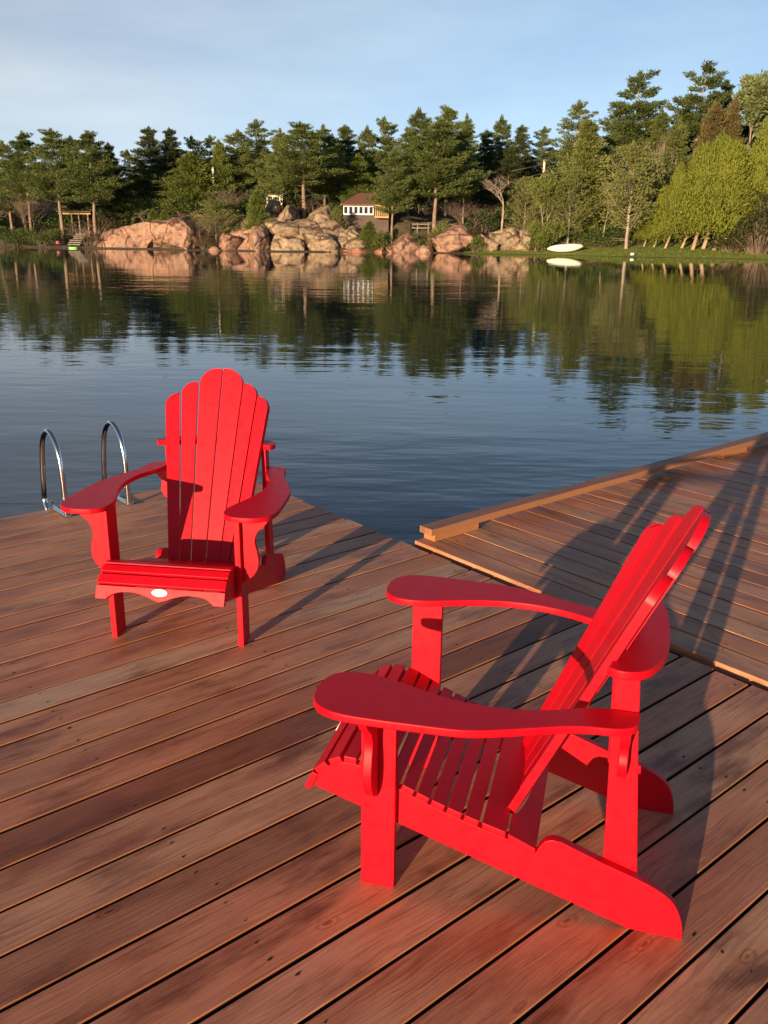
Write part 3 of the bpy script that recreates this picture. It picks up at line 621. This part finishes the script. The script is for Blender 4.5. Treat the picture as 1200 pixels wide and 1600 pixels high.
def make_broadleaf(seed, H, base, W, leaves=1.0, mt='leaf', bk='bark_pale', name='broadleaf_tree', levels=4, fork=1, leafsize=.16, tr=.014):
    rr = random.Random(seed); root = empty(name); bm = bmesh.new(); S = Spray()
    def grow(p, d, L_, r_, lv):
        pts = [p]; q = p
        for i in range(3):
            d = (d+Vector((rr.gauss(0, .13), rr.gauss(0, .13), rr.gauss(.05, .07)))).normalized(); q = q+d*L_/3; pts.append(q)
        limb(bm, pts, r_, r_*.62, 6 if lv < 2 else 4)
        if leaves and lv >= 2:
            for pt in pts[1:]:
                if rr.random() < .9: S.clump(tuple(pt), tuple(d), .42, .32, int(26*leaves), leafsize*1.15, leafsize*.42, .1)
        if lv < levels:
            n_ = 3 if lv < 3 else 2
            for k in range(n_+(1 if rr.random() < .4 else 0)):
                a = rr.uniform(0, 6.283); sp = rr.uniform(.35, .85) if lv else rr.uniform(.2, .6)
                u = Vector((math.cos(a), math.sin(a), 0)); dd = (d*math.cos(sp)+u*math.sin(sp)*W+Vector((0, 0, .18))).normalized()
                grow(pts[-1] if k < 2 else pts[-2], dd, L_*rr.uniform(.62, .85), r_*.58, lv+1)
    for f in range(fork):
        d0 = Vector((rr.uniform(-.12, .12), rr.uniform(-.12, .12), 1)).normalized(); p0 = Vector(((f-.5*(fork-1))*.35, 0, -.3)); q = p0+d0*(base*H)
        r0 = tr*H/(fork**.3); limb(bm, [p0, p0.lerp(q, .35)+Vector((.04*H*rr.uniform(-.5, .5), 0, 0)), q], r0, r0*.8, 8); grow(q, d0, H*(1-base)*.33, r0*.75, 0)
        # side limbs along an upright leader
        if leaves:
            for k in range(11):
                zz = rr.uniform(.5, 1.0); a = rr.uniform(0, 6.283); pp = p0.lerp(q, zz)
                grow(pp, Vector((math.cos(a), math.sin(a), .45)).normalized(), H*.13*rr.uniform(.7, 1.2), r0*.3, 2)
    build('trunk', bm, M[bk], root, 60)
    if leaves: S.out('crown', M[mt], root)
    return root
def make_cedar(seed, H, W, lean=.0, base=.19):
    rr = random.Random(seed); root = empty('cedar_tree'); bm = bmesh.new(); n_ = 8
    fx = lambda z: lean*min(z, 2.6)-lean*.06*max(0, min(z, 2.6))**2
    limb(bm, [(fx(z), 0, z) for z in [-.4, 0, .8, 1.8, 3, H*.6, H*.95]], .18, .03, 9); build('trunk', bm, M['bark_cedar'], root, 60)
    K = 380; u = rg.random(K)**.85; z = base*H+u*H*(1-base); th = rg.uniform(0, 6.283, K)
    prf = np.minimum(1, (u/.10+.55))*(1-u)**.80+.015
    rad = W*prf*rg.uniform(.58, 1.14, K); cs = []; As = []
    for k in range(K):
        n_ = 46; sz = (.30+.26*(1-u[k]))*rg.uniform(.7, 1.3); o = np.array([math.cos(th[k]), math.sin(th[k]), 0])
        p = rg.normal(size=(n_, 3))*np.array([sz*.42, sz*.42, sz*.75]); p[:, 2] -= .25*np.abs(p[:, 0]); c0 = np.array([fx(z[k]), 0, z[k]])+o*rad[k]
        cs.append(c0+p); As.append(unit(o*.5+np.array([0, 0, .95])+p*.6+rg.normal(0, .28, (n_, 3)))*rg.uniform(.14, .34, (n_, 1)))
    C = np.concatenate(cs); A = np.concatenate(As); N = len(C); o = np.repeat(np.stack([np.cos(th), np.sin(th), np.zeros(K)], 1), n_, 0)
    # dark inner filling so the crown is not hollow
    B = unit(np.cross(A, o+rg.normal(0, .5, (N, 3))))*rg.uniform(.03, .06, (N, 1)); cards('crown', C, A, B, M['cedar'], root); return root
def make_shrub(seed, W, H, mt, name='shrub', n=34, stems=True, ls=.16):
    rr = random.Random(seed); root = empty(name); bm = bmesh.new(); S = Spray()
    for k in range(n):
        a = rr.uniform(0, 6.283); r_ = W*math.sqrt(rr.random()); hz = H*(1-.55*(r_/W)**2)*rr.uniform(.45, 1); p = Vector((r_*math.cos(a), r_*math.sin(a), hz))
        limb(bm, [Vector((p.x*.25, p.y*.25, -.2)), Vector((p.x*.6, p.y*.6, hz*.5)), p], .022, .006, 4)
        S.clump(tuple(p), (p.x*.2, p.y*.2, .4), .42, .34, 26, ls, ls*.3, .3)
    build('stems', bm, M['bark'], root, 60); S.out('foliage', M[mt], root); return root
def make_bare(seed, H, base, W, bk='bark_pale', tr=.013, levels=5, fork=1): return make_broadleaf(seed, H, base, W, 0, bk=bk, name='bare_tree', levels=levels, fork=fork, tr=tr)

# prototype stock: the first use of each kind moves the original, later uses are copies
STOCK = {}
def stock(key, H, W, fn): STOCK[key] = [fn, H, W, None]
stock('pineA', 12, 3.4, lambda: make_pine(1, 12, .24, 3.4))
stock('pineB', 12, 3.0, lambda: make_pine(2, 12, .30, 3.0, 'flat', .95))
stock('pineC', 12, 3.8, lambda: make_pine(3, 12, .20, 3.8))
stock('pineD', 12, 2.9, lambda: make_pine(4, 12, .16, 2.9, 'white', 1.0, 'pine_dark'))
stock('pineE', 12, 3.0, lambda: make_pine(9, 12, .40, 3.0, 'white', 1.0))
stock('young', 7, 2.1, lambda: make_pine(5, 7, .06, 2.1, 'cone', 1.0, 'pine_light'))
stock('spruce', 9, 2.2, lambda: make_pine(6, 9, .05, 2.2, 'cone', 1.05, 'leaf'))
stock('brown', 8, 2.4, lambda: make_pine(7, 8, .08, 2.4, 'cone', 1.0, 'pine_brown'))
stock('tallA', 12, 2.6, lambda: make_pine(8, 12, .42, 2.7, 'flat', 1.15, 'pine', 'bark_pale', .018))
stock('leafA', 8, 2.4, lambda: make_pine(31, 8, .16, 2.3, 'up', .62, 'leaf', 'bark_pale', .013))
stock('maple', 9, 2.4, lambda: make_pine(32, 9, .20, 2.6, 'up', .72, 'leaf', 'bark_pale', .015))
stock('leafB', 8, 2.6, lambda: make_broadleaf(12, 8, .16, .85, 1.0, fork=2))
stock('pale', 9, 3.0, lambda: make_broadleaf(13, 9, .30, .8, 1.3, 'leaf_pale', leafsize=.2))
stock('bareA', 8, 2.2, lambda: make_bare(14, 8, .46, 1.7))
stock('bareB', 8, 1.6, lambda: make_bare(15, 8, .30, .6))
stock('bareC', 6, 2.2, lambda: make_bare(16, 6, .15, .9, 'bark', .010, 5, 3))
stock('cedA', 8, 2.5, lambda: make_cedar(17, 8, 2.5, .42))
stock('cedB', 8, 2.3, lambda: make_cedar(18, 8, 2.3, .22))
stock('shrubG', 1.6, 1.6, lambda: make_shrub(19, 1.3, 1.5, 'shrub'))
stock('shrubB', 1.8, 1.7, lambda: make_shrub(20, 1.4, 1.7, 'brush', 'shrub', 34, True, .11))
stock('shrubL', 1.6, 1.5, lambda: make_shrub(21, 1.2, 1.5, 'pine_light'))
stock('juniper', 3.2, 2.4, lambda: make_shrub(22, 2.1, 3.1, 'juniper', 'juniper_shrub', 90, True, .2))
names = random.Random(77)
def plant(key, px, ytop, d, wpx, label, cat='tree', group=None, rot=None, lean=None, zb=None):
    s = STOCK[key]
    x = at(px, 380, 77).x; Y = shore(x)+d; p = at(px, 375, Y); gx = p.x; Y = shore(gx)+d; gz = terr(gx, Y) if zb is None else zb
    top = at(px, ytop, Y); H = max(.3, top.z-gz)
    if s[3] is None:
        s[3] = o = s[0](); big = max(kids(o), key=lambda c: len(c.data.vertices)); P_ = np.empty(len(big.data.vertices)*3); big.data.vertices.foreach_get('co', P_); P_ = P_.reshape(-1, 3)
        s[1] = np.quantile(P_[:, 2], .9985); s[2] = np.quantile(np.abs(P_[:, 0]), .97)*.5+np.quantile(np.abs(P_[:, 1]), .97)*.5
    else: o = copy_tree(s[3])
    o.location = (gx, Y, gz); k = wpx*(.88 if key.startswith(('pine', 'tall')) else 1)*Y/FOC/2/s[2]; o.scale = (k, k, H/s[1])
    o.rotation_euler = (0, 0 if lean is None else lean, names.uniform(0, 6.283) if rot is None else rot)
    return tag(o, label, cat, group)
FP = 'white pines along the far shore'
T = plant
T('bareB', -6, 286, 2, 22, 'slim pale bare trunk at the far left edge of the shore')
T('pineB', 15, 222, 6, 66, 'thin leaning pine second from the left end of the far shore', group=FP)
T('pineE', 47, 208, 5, 72, 'tall pine with high bare trunk above the brown brush on the left', group=FP)
T('pineE', 97, 204, 2.5, 92, 'broad pine with a thick bare trunk left of the grey plank steps', group=FP)
T('pineE', 149, 207, 2.0, 88, 'broad pine standing at the left tip of the pink granite', group=FP)
T('pineD', 122, 216, 11, 62, 'dark pine showing between the two broad pines by the plank steps', group=FP)
T('pineD', 178, 226, 9, 52, 'small topped dark pine just left of the sky notch above the granite', group=FP)
T('pineB', 206, 236, 10, 56, 'short dark pine at the right of the sky notch above the granite', group=FP)
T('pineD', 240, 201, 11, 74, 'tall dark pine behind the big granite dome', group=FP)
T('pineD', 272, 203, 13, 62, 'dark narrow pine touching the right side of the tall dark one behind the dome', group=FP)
T('pineB', 306, 214, 16, 48, 'small dark pine top standing free left of the thin utility pole', group=FP)
T('pineB', 332, 213, 18, 46, 'small dark pine top directly above the thin utility pole', group=FP)
T('young', 304, 241, 8.5, 84, 'bushy light green young pine left of the thin utility pole', group=FP)
T('young', 348, 222, 10, 40, 'narrow light green pine right of the thin utility pole', group=FP)
T('pineB', 376, 204, 12, 62, 'ragged pine with sunlit top right of the utility pole', group=FP)
T('pineB', 404, 189, 13, 72, 'tall flat topped pine rising above the split boulders', group=FP)
T('pineA', 440, 204, 10, 66, 'pine directly above the cream framed summerhouse', group=FP)
T('pineE', 476, 193, 6.5, 104, 'large layered pine on top of the tan cliff', group=FP)
T('pineA', 508, 198, 11, 66, 'pine crown touching the right of the large cliff top pine', group=FP)
T('pineC', 540, 197, 15, 70, 'rounded pine crown above the light green conifer left of the cabin', group=FP)
T('pineA', 574, 199, 14, 56, 'pine directly behind the cabin roof ridge', group=FP)
T('young', 560, 243, 10, 50, 'light green pointed conifer just left of the cabin roof', group=FP)
T('pineB', 600, 185, 15, 60, 'pine with a star shaped tip rising over the cabin', group=FP)
T('pineE', 612, 236, 1.6, 62, 'slim trunked pine standing before the right end of the cabin', group=FP)
T('pineC', 636, 205, 9, 70, 'dense pine crown filling the gap right of the cabin', group=FP)
T('pineA', 652, 172, 11, 78, 'tall dense pine crown left of the tallest pine in the middle', group=FP)
T('pineE', 678, 190, 3.6, 104, 'big pine with two bare trunks beside the white rail fence', group=FP)
T('pineC', 694, 167, 9, 86, 'tallest pine in the middle of the far shore', group=FP)
T('pineA', 722, 182, 8, 56, 'sunlit pine on the right flank of the tallest middle pine', group=FP)
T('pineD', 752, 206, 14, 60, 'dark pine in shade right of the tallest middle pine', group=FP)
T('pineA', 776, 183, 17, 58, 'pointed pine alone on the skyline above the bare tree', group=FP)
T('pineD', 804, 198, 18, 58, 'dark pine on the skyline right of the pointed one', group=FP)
T('pineB', 836, 199, 22, 46, 'thin pine with visible pale trunk left of the short utility pole', group=FP)
T('pineD', 790, 232, 12, 70, 'dark shaded pine behind the crown of the bare tree', group=FP)
T('bareA', 781, 268, 2.2, 54, 'leafless tree with a forked crown growing from the pale rock')
T('leafA', 818, 276, 4.5, 58, 'yellow green tree right of the leafless tree, behind the pale rocks')
T('leafB', 849, 268, 2.4, 52, 'small tree with a forked pale trunk left of the kayak')
T('leafA', 886, 264, 4.2, 62, 'sparse yellow green tree behind the kayak on two thin trunks')
T('spruce', 905, 190, 9, 82, 'tall yellowish conifer between the short pole and the maple on the lawn')
T('pineB', 883, 159, 20, 66, 'dark tall pine on the skyline above the yellowish conifer', group=FP)
T('tallA', 972, 112, 17, 96, 'very tall pine with a long pale trunk on the right hill', group=FP)
T('tallA', 1066, 100, 20, 92, 'tallest pine of all on the right hill', group=FP, rot=2.2)
T('pineD', 1102, 130, 22, 60, 'dark pine behind the tallest pine of the right hill', group=FP)
T('pineA', 1010, 172, 15, 66, 'pine filling the slope between the two tall hill pines', group=FP)
T('pineA', 1040, 190, 13, 70, 'pine below the tallest hill pine', group=FP)
T('pineD', 936, 236, 12, 60, 'dark pine in the hollow left of the maple on the lawn', group=FP)
T('bareB', 1018, 194, 11, 60, 'bare sunlit grey tree between the maple and the cedars')
T('bareB', 1046, 200, 12, 50, 'second bare grey tree leaning right, nearer the cedars', lean=.16)
T('maple', 979, 222, 4.4, 82, 'maple with pale upright trunk and spring leaves on the lawn edge')
T('brown', 1090, 163, 14, 62, 'rusty brown conifer left of the pale leafy tree')
T('brown', 1118, 158, 15, 54, 'rusty brown conifer touching the pale leafy tree')
T('pale', 1142, 121, 17, 84, 'pale feathery leafed tree with white branches at top right')
T('pale', 1182, 158, 16, 66, 'pale feathery leafed tree nearest the right edge')
T('bareC', 1140, 232, 11, 90, 'tangle of white bare branches above the cedars')
CG = 'leaning cedars on the lawn'
for i, (px, yt, d, wd, key, rot, lab) in enumerate([
    (1006, 322, 6.2, 36, 'cedB', 0, 'lowest cedar beside the maple, leaning right'),
    (1022, 292, 6.0, 46, 'cedA', .2, 'short cedar second in the row after the maple'),
    (1040, 258, 5.2, 58, 'cedA', 0, 'strongly slanting cedar at the left of the tall hedge'),
    (1066, 228, 5.6, 70, 'cedA', .1, 'round tipped cedar left of the paired trunks'),
    (1084, 224, 4.6, 80, 'cedB', .3, 'left cedar of the paired pale trunks'),
    (1100, 212, 5.4, 84, 'cedB', -.2, 'right cedar of the paired pale trunks'),
    (1118, 220, 4.4, 84, 'cedB', .1, 'cedar with the thick single trunk right of the pair'),
    (1148, 228, 5.8, 70, 'cedB', 3.0, 'cedar in the low dip of the hedge top'),
    (1172, 190, 6.2, 88, 'cedB', .4, 'tall cedar before the right edge'),
    (1206, 138, 7.0, 110, 'cedB', 1.0, 'tallest cedar, cut by the right edge')]):
    T(key, px, yt, d, wd, lab+' in the green cedar row', 'cedar', CG, rot=rot)
T('juniper', 1188, 300, 2.6, 76, 'dark brownish juniper sprawling at the right edge of the lawn', 'shrub')
T('juniper', 1146, 360, 3.4, 60, 'low dark juniper under the cedars near the right edge', 'shrub')
# shaded wood behind
BK = 'dark pines of the shaded wood'
for i in range(46):
    px = -70+i*29.5+names.uniform(-9, 9); base_y = np.interp(px, [-60, 30, 150, 200, 260, 330, 400, 600, 700, 780, 850, 900, 970, 1070, 1150, 1300], [250, 232, 236, 252, 222, 226, 214, 210, 196, 212, 216, 206, 176, 160, 160, 160])
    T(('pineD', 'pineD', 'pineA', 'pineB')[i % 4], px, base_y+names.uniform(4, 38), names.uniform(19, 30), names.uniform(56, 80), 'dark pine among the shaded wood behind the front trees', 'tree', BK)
for px, yt, d, wd in ((-40, 214, 5, 80), (-90, 206, 6, 86), (1262, 150, 9, 90), (1310, 170, 8, 90), (1240, 215, 6, 90)):
    T('pineC', px, yt, d, wd, 'pine standing outside the picture at its end of the shore', 'tree', 'pines beyond the frame')
# young conifers and bushes
T('young', 241, 327, 3.5, 26, 'small pointed conifer on the granite dome, left of its pair', 'tree')
T('young', 259, 329, 3.5, 28, 'small pointed conifer on the granite dome, right of its pair', 'tree')
T('young', 577, 346, 1.0, 30, 'young dark conifer before the cabin wall', 'tree')
T('shrubL', 592, 362, .6, 26, 'bright green bush beside the young conifer below the cabin', 'shrub')
T('leafA', 526, 324, 3.4, 24, 'thin birch like sapling at the left corner of the cabin', 'tree')
T('leafA', 338, 312, 3.5, 62, 'thin green saplings above the blocky boulder', 'tree')
T('young', 404, 296, 3, 36, 'narrow young conifer on the ledge left of the summerhouse', 'tree')
T('bareC', 322, 334, 1.8, 50, 'brown leafless brush at the right foot of the granite dome', 'shrub')
T('bareC', 352, 288, 5, 60, 'reddish bare saplings behind the blocky boulder', 'tree')
T('bareC', 724, 312, 4.5, 88, 'tangled brown leafless brush above the notched outcrop', 'shrub')
T('bareC', 40, 300, 3.4, 60, 'reddish brown bare brush under the left pines', 'shrub')
T('bareC', 132, 352, .6, 30, 'thin bare twigs beside the plank steps', 'shrub')
T('bareB', 938, 262, 5.5, 44, 'slim bare tree left of the maple', 'tree')
SB = 'bushes along the far waterline'
for key, px, yt, d, wd, lab in (
    ('shrubG', 8, 352, .8, 46, 'dark bush at the left end of the shore'), ('shrubG', 38, 356, .9, 44, 'dark bush second from the left end of the shore'), ('shrubG', 66, 362, .4, 40, 'rounded dark bush left of the big bare trunk'),
    ('shrubG', 84, 356, 2.4, 40, 'dark bush behind the trunk by the plank steps'), ('shrubB', 52, 350, 3.5, 50, 'brown bush behind the rounded dark one'), ('shrubB', 142, 362, .8, 32, 'brown bush right of the plank steps'),
    ('shrubB', 103, 352, 3.2, 34, 'brown bush in front of the timber pavilion'), ('shrubG', 24, 370, .1, 40, 'low bush overhanging the water at the left'), ('shrubB', 322, 368, .7, 34, 'brown bush on the right foot of the dome'), ('shrubB', 322, 360, 1.6, 36, 'brown bush between dome and blocky boulder'),
    ('shrubG', 660, 362, 1.6, 50, 'green bush above the small leaning boulder'), ('shrubL', 690, 345, 2.4, 40, 'light green bush below the rail fence'), ('shrubB', 738, 352, 2, 44, 'brown bush left of the pale rocks'),
    ('shrubL', 744, 366, .6, 26, 'small green bush beside the notched outcrop'), ('shrubB', 700, 346, 3.5, 48, 'brown bush on top of the notched outcrop'), ('shrubL', 836, 366, 1.6, 40, 'yellow green bush left of the forked pale trunk'),
    ('shrubG', 866, 356, 4.5, 50, 'dark bush behind the kayak'), ('shrubG', 918, 360, 5.4, 60, 'dark green bush right of the kayak'), ('shrubG', 946, 362, 5.6, 50, 'dark bush left of the maple trunk'),
    ('shrubL', 930, 372, 4.6, 54, 'tall grass like green bush at the back of the lawn'), ('shrubG', 604, 358, 2.0, 34, 'green bush at the foot of the slim trunked pine'), ('shrubG', 516, 346, 4.5, 30, 'green bush on the right shoulder of the tall cliff'),
    ('shrubG', 860, 335, 8, 70, 'dark undergrowth below the yellowish conifer'), ('shrubG', 960, 350, 8, 60, 'dark undergrowth behind the maple trunk'), ('shrubB', 390, 338, 5.5, 36, 'brown bush on the ledge behind the split boulders')):
    T(key, px, yt, d, wd, lab, 'shrub', SB)

for i in range(34):
    px = -40+i*38+names.uniform(-10, 10); d_ = names.uniform(7, 14)
    if 530 < px < 650: d_ += 6
    g_ = terr(at(px, 375, 78).x, shore(at(px, 375, 78).x)+d_); yb_ = 800
    P_ = Vector((at(px, 375, 78).x, shore(at(px, 375, 78).x)+d_, g_+names.uniform(1.6, 3.0))) - CAMP; yt_ = 800+FOC*P_.dot(DOWN)/P_.dot(FWD)
    T(('shrubG', 'shrubG', 'shrubB')[i % 3], px, yt_, d_, names.uniform(46, 74), 'undergrowth bush in the shade beneath the wood', 'shrub', 'undergrowth beneath the wood')

# ------------------------------------------------------------------ buildings and small things across the lake
def face(px, py, d):
    x = at(px, 380, 77).x; Y = shore(x)+d; return at(px, py, Y)
def cabin():
    a = face(536.5, 352, 5.6); e = face(584, 320, 5.6); b0 = face(536.5, 335.5, 5.6).z; Y = a.y; w0 = e.x-a.x; zb = a.z-1.2; ze = e.z; w1 = w0*1.5; D = 5
    root = empty('cabin', (a.x, Y, a.z)); tag(root, 'brown lakeside cabin with a hipped roof and a row of white framed windows', 'cabin')
    P = Matrix.Translation(-root.location)
    bm = bmesh.new(); box(bm, a.x, a.x+w1, Y, Y+D, zb, b0, P); box(bm, a.x+.12, a.x+w1-.1, Y+.12, Y+D-.1, b0+.002, ze-.08, P); build('wall', bm, M['siding'], root, None)
    n_ = 6; zt = ze-.08; fw = w0/n_
    for i in range(n_):
        x0 = a.x+i*fw; bm = bmesh.new(); q = .07*fw/.5
        for u0, u1, v0, v1 in ((x0, x0+.17*fw, b0, zt), (x0+.83*fw, x0+fw, b0, zt), (x0+.17*fw, x0+.83*fw, b0, b0+.12), (x0+.17*fw, x0+.83*fw, zt-.12, zt)): box(bm, u0, u1, Y-.03, Y+.115, v0+.002, v1, P)
        wn = build('window', bm, M['white'], root, None); bm = bmesh.new(); box(bm, x0+.17*fw, x0+.83*fw, Y+.05, Y+.07, b0+.12, zt-.12, P); build('pane', bm, M['glass'], wn, None)
    # porch to the right with honey coloured timber
    bm = bmesh.new(); box(bm, a.x+w0+.1, a.x+w1, Y-.9, Y-.02, b0-.25, b0-.1, P)
    for i in range(7): u = a.x+w0+.15+i*(w1-w0-.25)/6; box(bm, u, u+.08, Y-.88, Y-.80, b0-.099, b0+.75, P)
    box(bm, a.x+w0+.1, a.x+w1, Y-.89, Y-.79, b0+.751, b0+.83, P); build('porch', bm, M['honey'], root, None)
    ov = .3; x0, x1, y0, y1 = a.x-ov, a.x+w1+ov, Y-ov, Y+D+ov; rt = face(560, 301.5, 8).z; ym = (y0+y1)/2; hx = face(561, 302, 8).x-x0
    bm = bmesh.new(); v = [bm.verts.new(P @ Vector(p)) for p in ((x0, y0, ze), (x1, y0, ze), (x1, y1, ze), (x0, y1, ze), (x0+hx, ym, rt), (x1-hx, ym, rt), (x0, y0, ze-.1), (x1, y0, ze-.1), (x1, y1, ze-.1), (x0, y1, ze-.1))]
    for q in ((0, 1, 5, 4), (1, 2, 5), (2, 3, 4, 5), (3, 0, 4), (6, 7, 1, 0), (7, 8, 2, 1), (8, 9, 3, 2), (9, 6, 0, 3), (9, 8, 7, 6)): bm.faces.new([v[i] for i in q])
    build('roof', bm, M['roof'], root, None)
cabin()
def summerhouse():
    a = face(417, 320, 8); b2 = face(441, 305, 8); Y = a.y; root = empty('summerhouse', tuple(a)); tag(root, 'small cream framed summerhouse on top of the cliff', 'summerhouse'); P = Matrix.Translation(-a)
    x0, x1, z0, z1 = a.x, b2.x, a.z-.6, b2.z; bm = bmesh.new(); w_ = (x1-x0)
    box(bm, x0, x1, Y, Y+.1, z1-.14, z1, P); box(bm, x0, x1, Y, Y+.1, z0+.6, z0+.72, P)
    for u in (0, .22, .34, .46, .66, .8, .93): box(bm, x0+u*w_, x0+u*w_+.10, Y+.001, Y+.099, z0+.72, z1-.14, P)
    build('frame', bm, M['cream'], root, None); bm = bmesh.new(); box(bm, x0+.02, x1-.02, Y+.12, Y+1.8, z0, z1-.1, P); build('wall', bm, M['siding'], root, None)
    bm = bmesh.new(); box(bm, x0-.15, x1+.15, Y-.15, Y+2, z1+.002, z1+.12, P); build('roof', bm, M['siding'], root, None)
summerhouse()
def pavilion():
    a = face(96, 350, 9); b2 = face(136, 335, 9); Y = a.y; root = empty('pavilion', tuple(a)); tag(root, 'open timber pavilion with pale beam under the left pines', 'pavilion'); P = Matrix.Translation(-a)
    bm = bmesh.new(); w_ = b2.x-a.x
    for u in (0, .36, .62, .94): box(bm, a.x+u*w_, a.x+u*w_+.12, Y, Y+.12, terr(a.x, Y)-.4, b2.z-.002, P)
    build('posts', bm, M['pole'], root, None)
    bm = bmesh.new(); box(bm, a.x-.2, b2.x+.2, Y-.02, Y+.14, b2.z, b2.z+.13, P); box(bm, a.x-.2, b2.x+.2, Y+2, Y+2.15, b2.z, b2.z+.13, P); build('beam', bm, M['honey'], root, None)
    bm = bmesh.new(); box(bm, a.x-.3, b2.x+.3, Y-.3, Y+2.4, b2.z+.205, b2.z+.3, P); build('roof', bm, M['siding'], root, None)
    bm = bmesh.new(); box(bm, a.x-.2, b2.x, Y+2.2, Y+2.3, terr(a.x, Y)-.3, b2.z-.6, P); build('wall', bm, M['dark_wood'], root, None)
pavilion()
def steps():
    a = face(106, 386, .1); b2 = face(124, 386, .1); root = empty('plank_steps', tuple(a)); tag(root, 'grey plank steps leading down to the water beside the big pine', 'steps'); P = Matrix.Translation(-a)
    for i in range(6):
        bm = bmesh.new(); z = WZ+.25+i*.17; y = a.y+i*.3; sh = (i//3)*.25; box(bm, a.x+sh, b2.x+sh*.3, y, y+.34, z, z+.10, P); build('step', bm, M['plank'], root, None)
    bm = bmesh.new(); box(bm, a.x+.1, a.x+.16, a.y+.2, a.y+1.9, WZ-.3, WZ+.24, P); box(bm, b2.x-.2, b2.x-.14, a.y+.2, a.y+1.9, WZ-.3, WZ+.24, P); build('stringers', bm, M['dark_wood'], root, None)
steps()
def fence():
    a = face(641, 360, 5); b2 = face(670, 349, 5); root = empty('rail_fence', tuple(a)); tag(root, 'pale two rail fence between the pine trunks above the outcrop', 'fence'); P = Matrix.Translation(-a); Y = a.y; zt = b2.z; w_ = b2.x-a.x
    for u in (0, .36, .95):
        bm = bmesh.new(); box(bm, a.x+u*w_, a.x+u*w_+.1, Y, Y+.1, terr(a.x, Y)-.4, zt+.05, P); build('post', bm, M['plank'], root, None)
    for z in (zt-.03, zt-.36):
        bm = bmesh.new(); box(bm, a.x-.1, b2.x+.1, Y-.05, Y-.002, z-.1, z, P); build('rail', bm, M['plank'], root, None)
fence()
def pole(px, yt, yb, d, label, wires):
    a = face(px, yb, d); t_ = face(px, yt, d); root = empty('utility_pole', (a.x, a.y, terr(a.x, a.y))); tag(root, label, 'pole'); o = root.location
    bm = bmesh.new(); tube(bm, [Vector((0, 0, -.5)), Vector((t_.x, t_.y, t_.z))-o], [.13, .10], 10); build('post', bm, M['pole'], root, 60)
    bm = bmesh.new(); tube(bm, [Vector((t_.x, t_.y-.16, t_.z-1.0))-o, Vector((t_.x, t_.y-.16, t_.z-.15))-o], .11, 10); build('sleeve', bm, M['cream'], root, 60)
    for z, dx in wires:
        bm = bmesh.new(); p = Vector((t_.x, t_.y, t_.z-z))-o; tube(bm, [p+Vector((dx*s, 6*s, -1.2*s*(1-s)*2)) for s in (0, .25, .5, .75, 1)], .022, 5, False); build('wire', bm, M['wire'], root, 60)
pole(333, 261, 302, 9, 'thin utility pole with pale top among the pines above the pink rocks', [])
pole(850.5, 251, 276, 10, 'short utility pole with wires left of the yellowish conifer', [(.3, -9), (1.1, -9), (1.25, 6)])
def kayak():
    a = face(855, 386, 1.3); b2 = face(911, 381, 1.3); c = (a+b2)/2; Ln = (b2-a).length; z0 = terr(c.x, c.y)+.035
    root = empty('kayak', (c.x, c.y, z0)); tag(root, 'pale cream kayak lying upside down on the lawn edge', 'kayak')
    bm = bmesh.new(); rings = []; n_ = 28
    for i in range(n_+1):
        s = i/n_*2-1; wv = max(.012, .36*(1-abs(s)**2.3)**.8); hv = max(.02, .34*(1-abs(s)**3)**.7); rk = .10*abs(s)**2.2
        ring = []
        for k in range(14):
            t_ = k/14*6.2832; y = wv*math.cos(t_); zz = math.sin(t_); ring.append(bm.verts.new((s*Ln/2, y, .18+rk+(hv*zz if zz > 0 else .16*zz))))
        rings.append(ring)
    for A_, B_ in zip(rings, rings[1:]):
        for k in range(14): bm.faces.new((A_[k], A_[(k+1) % 14], B_[(k+1) % 14], B_[k]))
    bm.faces.new(rings[0]); bm.faces.new(rings[-1]); build('hull', bm, M['kayak'], root, 60)
    bm = bmesh.new(); box(bm, -Ln*.43, Ln*.43, -.02, .02, .52, .545); build('keel_strip', bm, M['white'], root, None, .004)
    root.rotation_euler = (R(52), R(-4), R(4)); root.location.z += .22
kayak()
def small(name, px, py, d, sx, sz, mt, label, cat):
    a = face(px, py, d); bm = bmesh.new(); pts = [(sx*math.cos(t_)*(1 if abs(math.cos(t_)) < .9 else .92), sx*.4*math.sin(t_)) for t_ in [i*.3927 for i in range(16)]]
    prism(bm, pts, lambda u, v, t: (u, v, t), -sz/2, sz/2); o = build(name, bm, M[mt], None, 40, sz*.2); o.location = (a.x, a.y, max(a.z, terr(a.x, a.y)+sz/2)); tag(o, label, cat)
small('canoe_float', 114, 388, -.5, .42, .22, 'lime', 'lime green float at the foot of the plank steps', 'float')
small('storage_tub', 90, 379, 1.0, .3, .3, 'crimson', 'dull red tub in the shade left of the plank steps', 'tub')
small('marker_block', 988, 397, .25, .16, .18, 'white', 'small white block at the water edge of the lawn', 'marker')
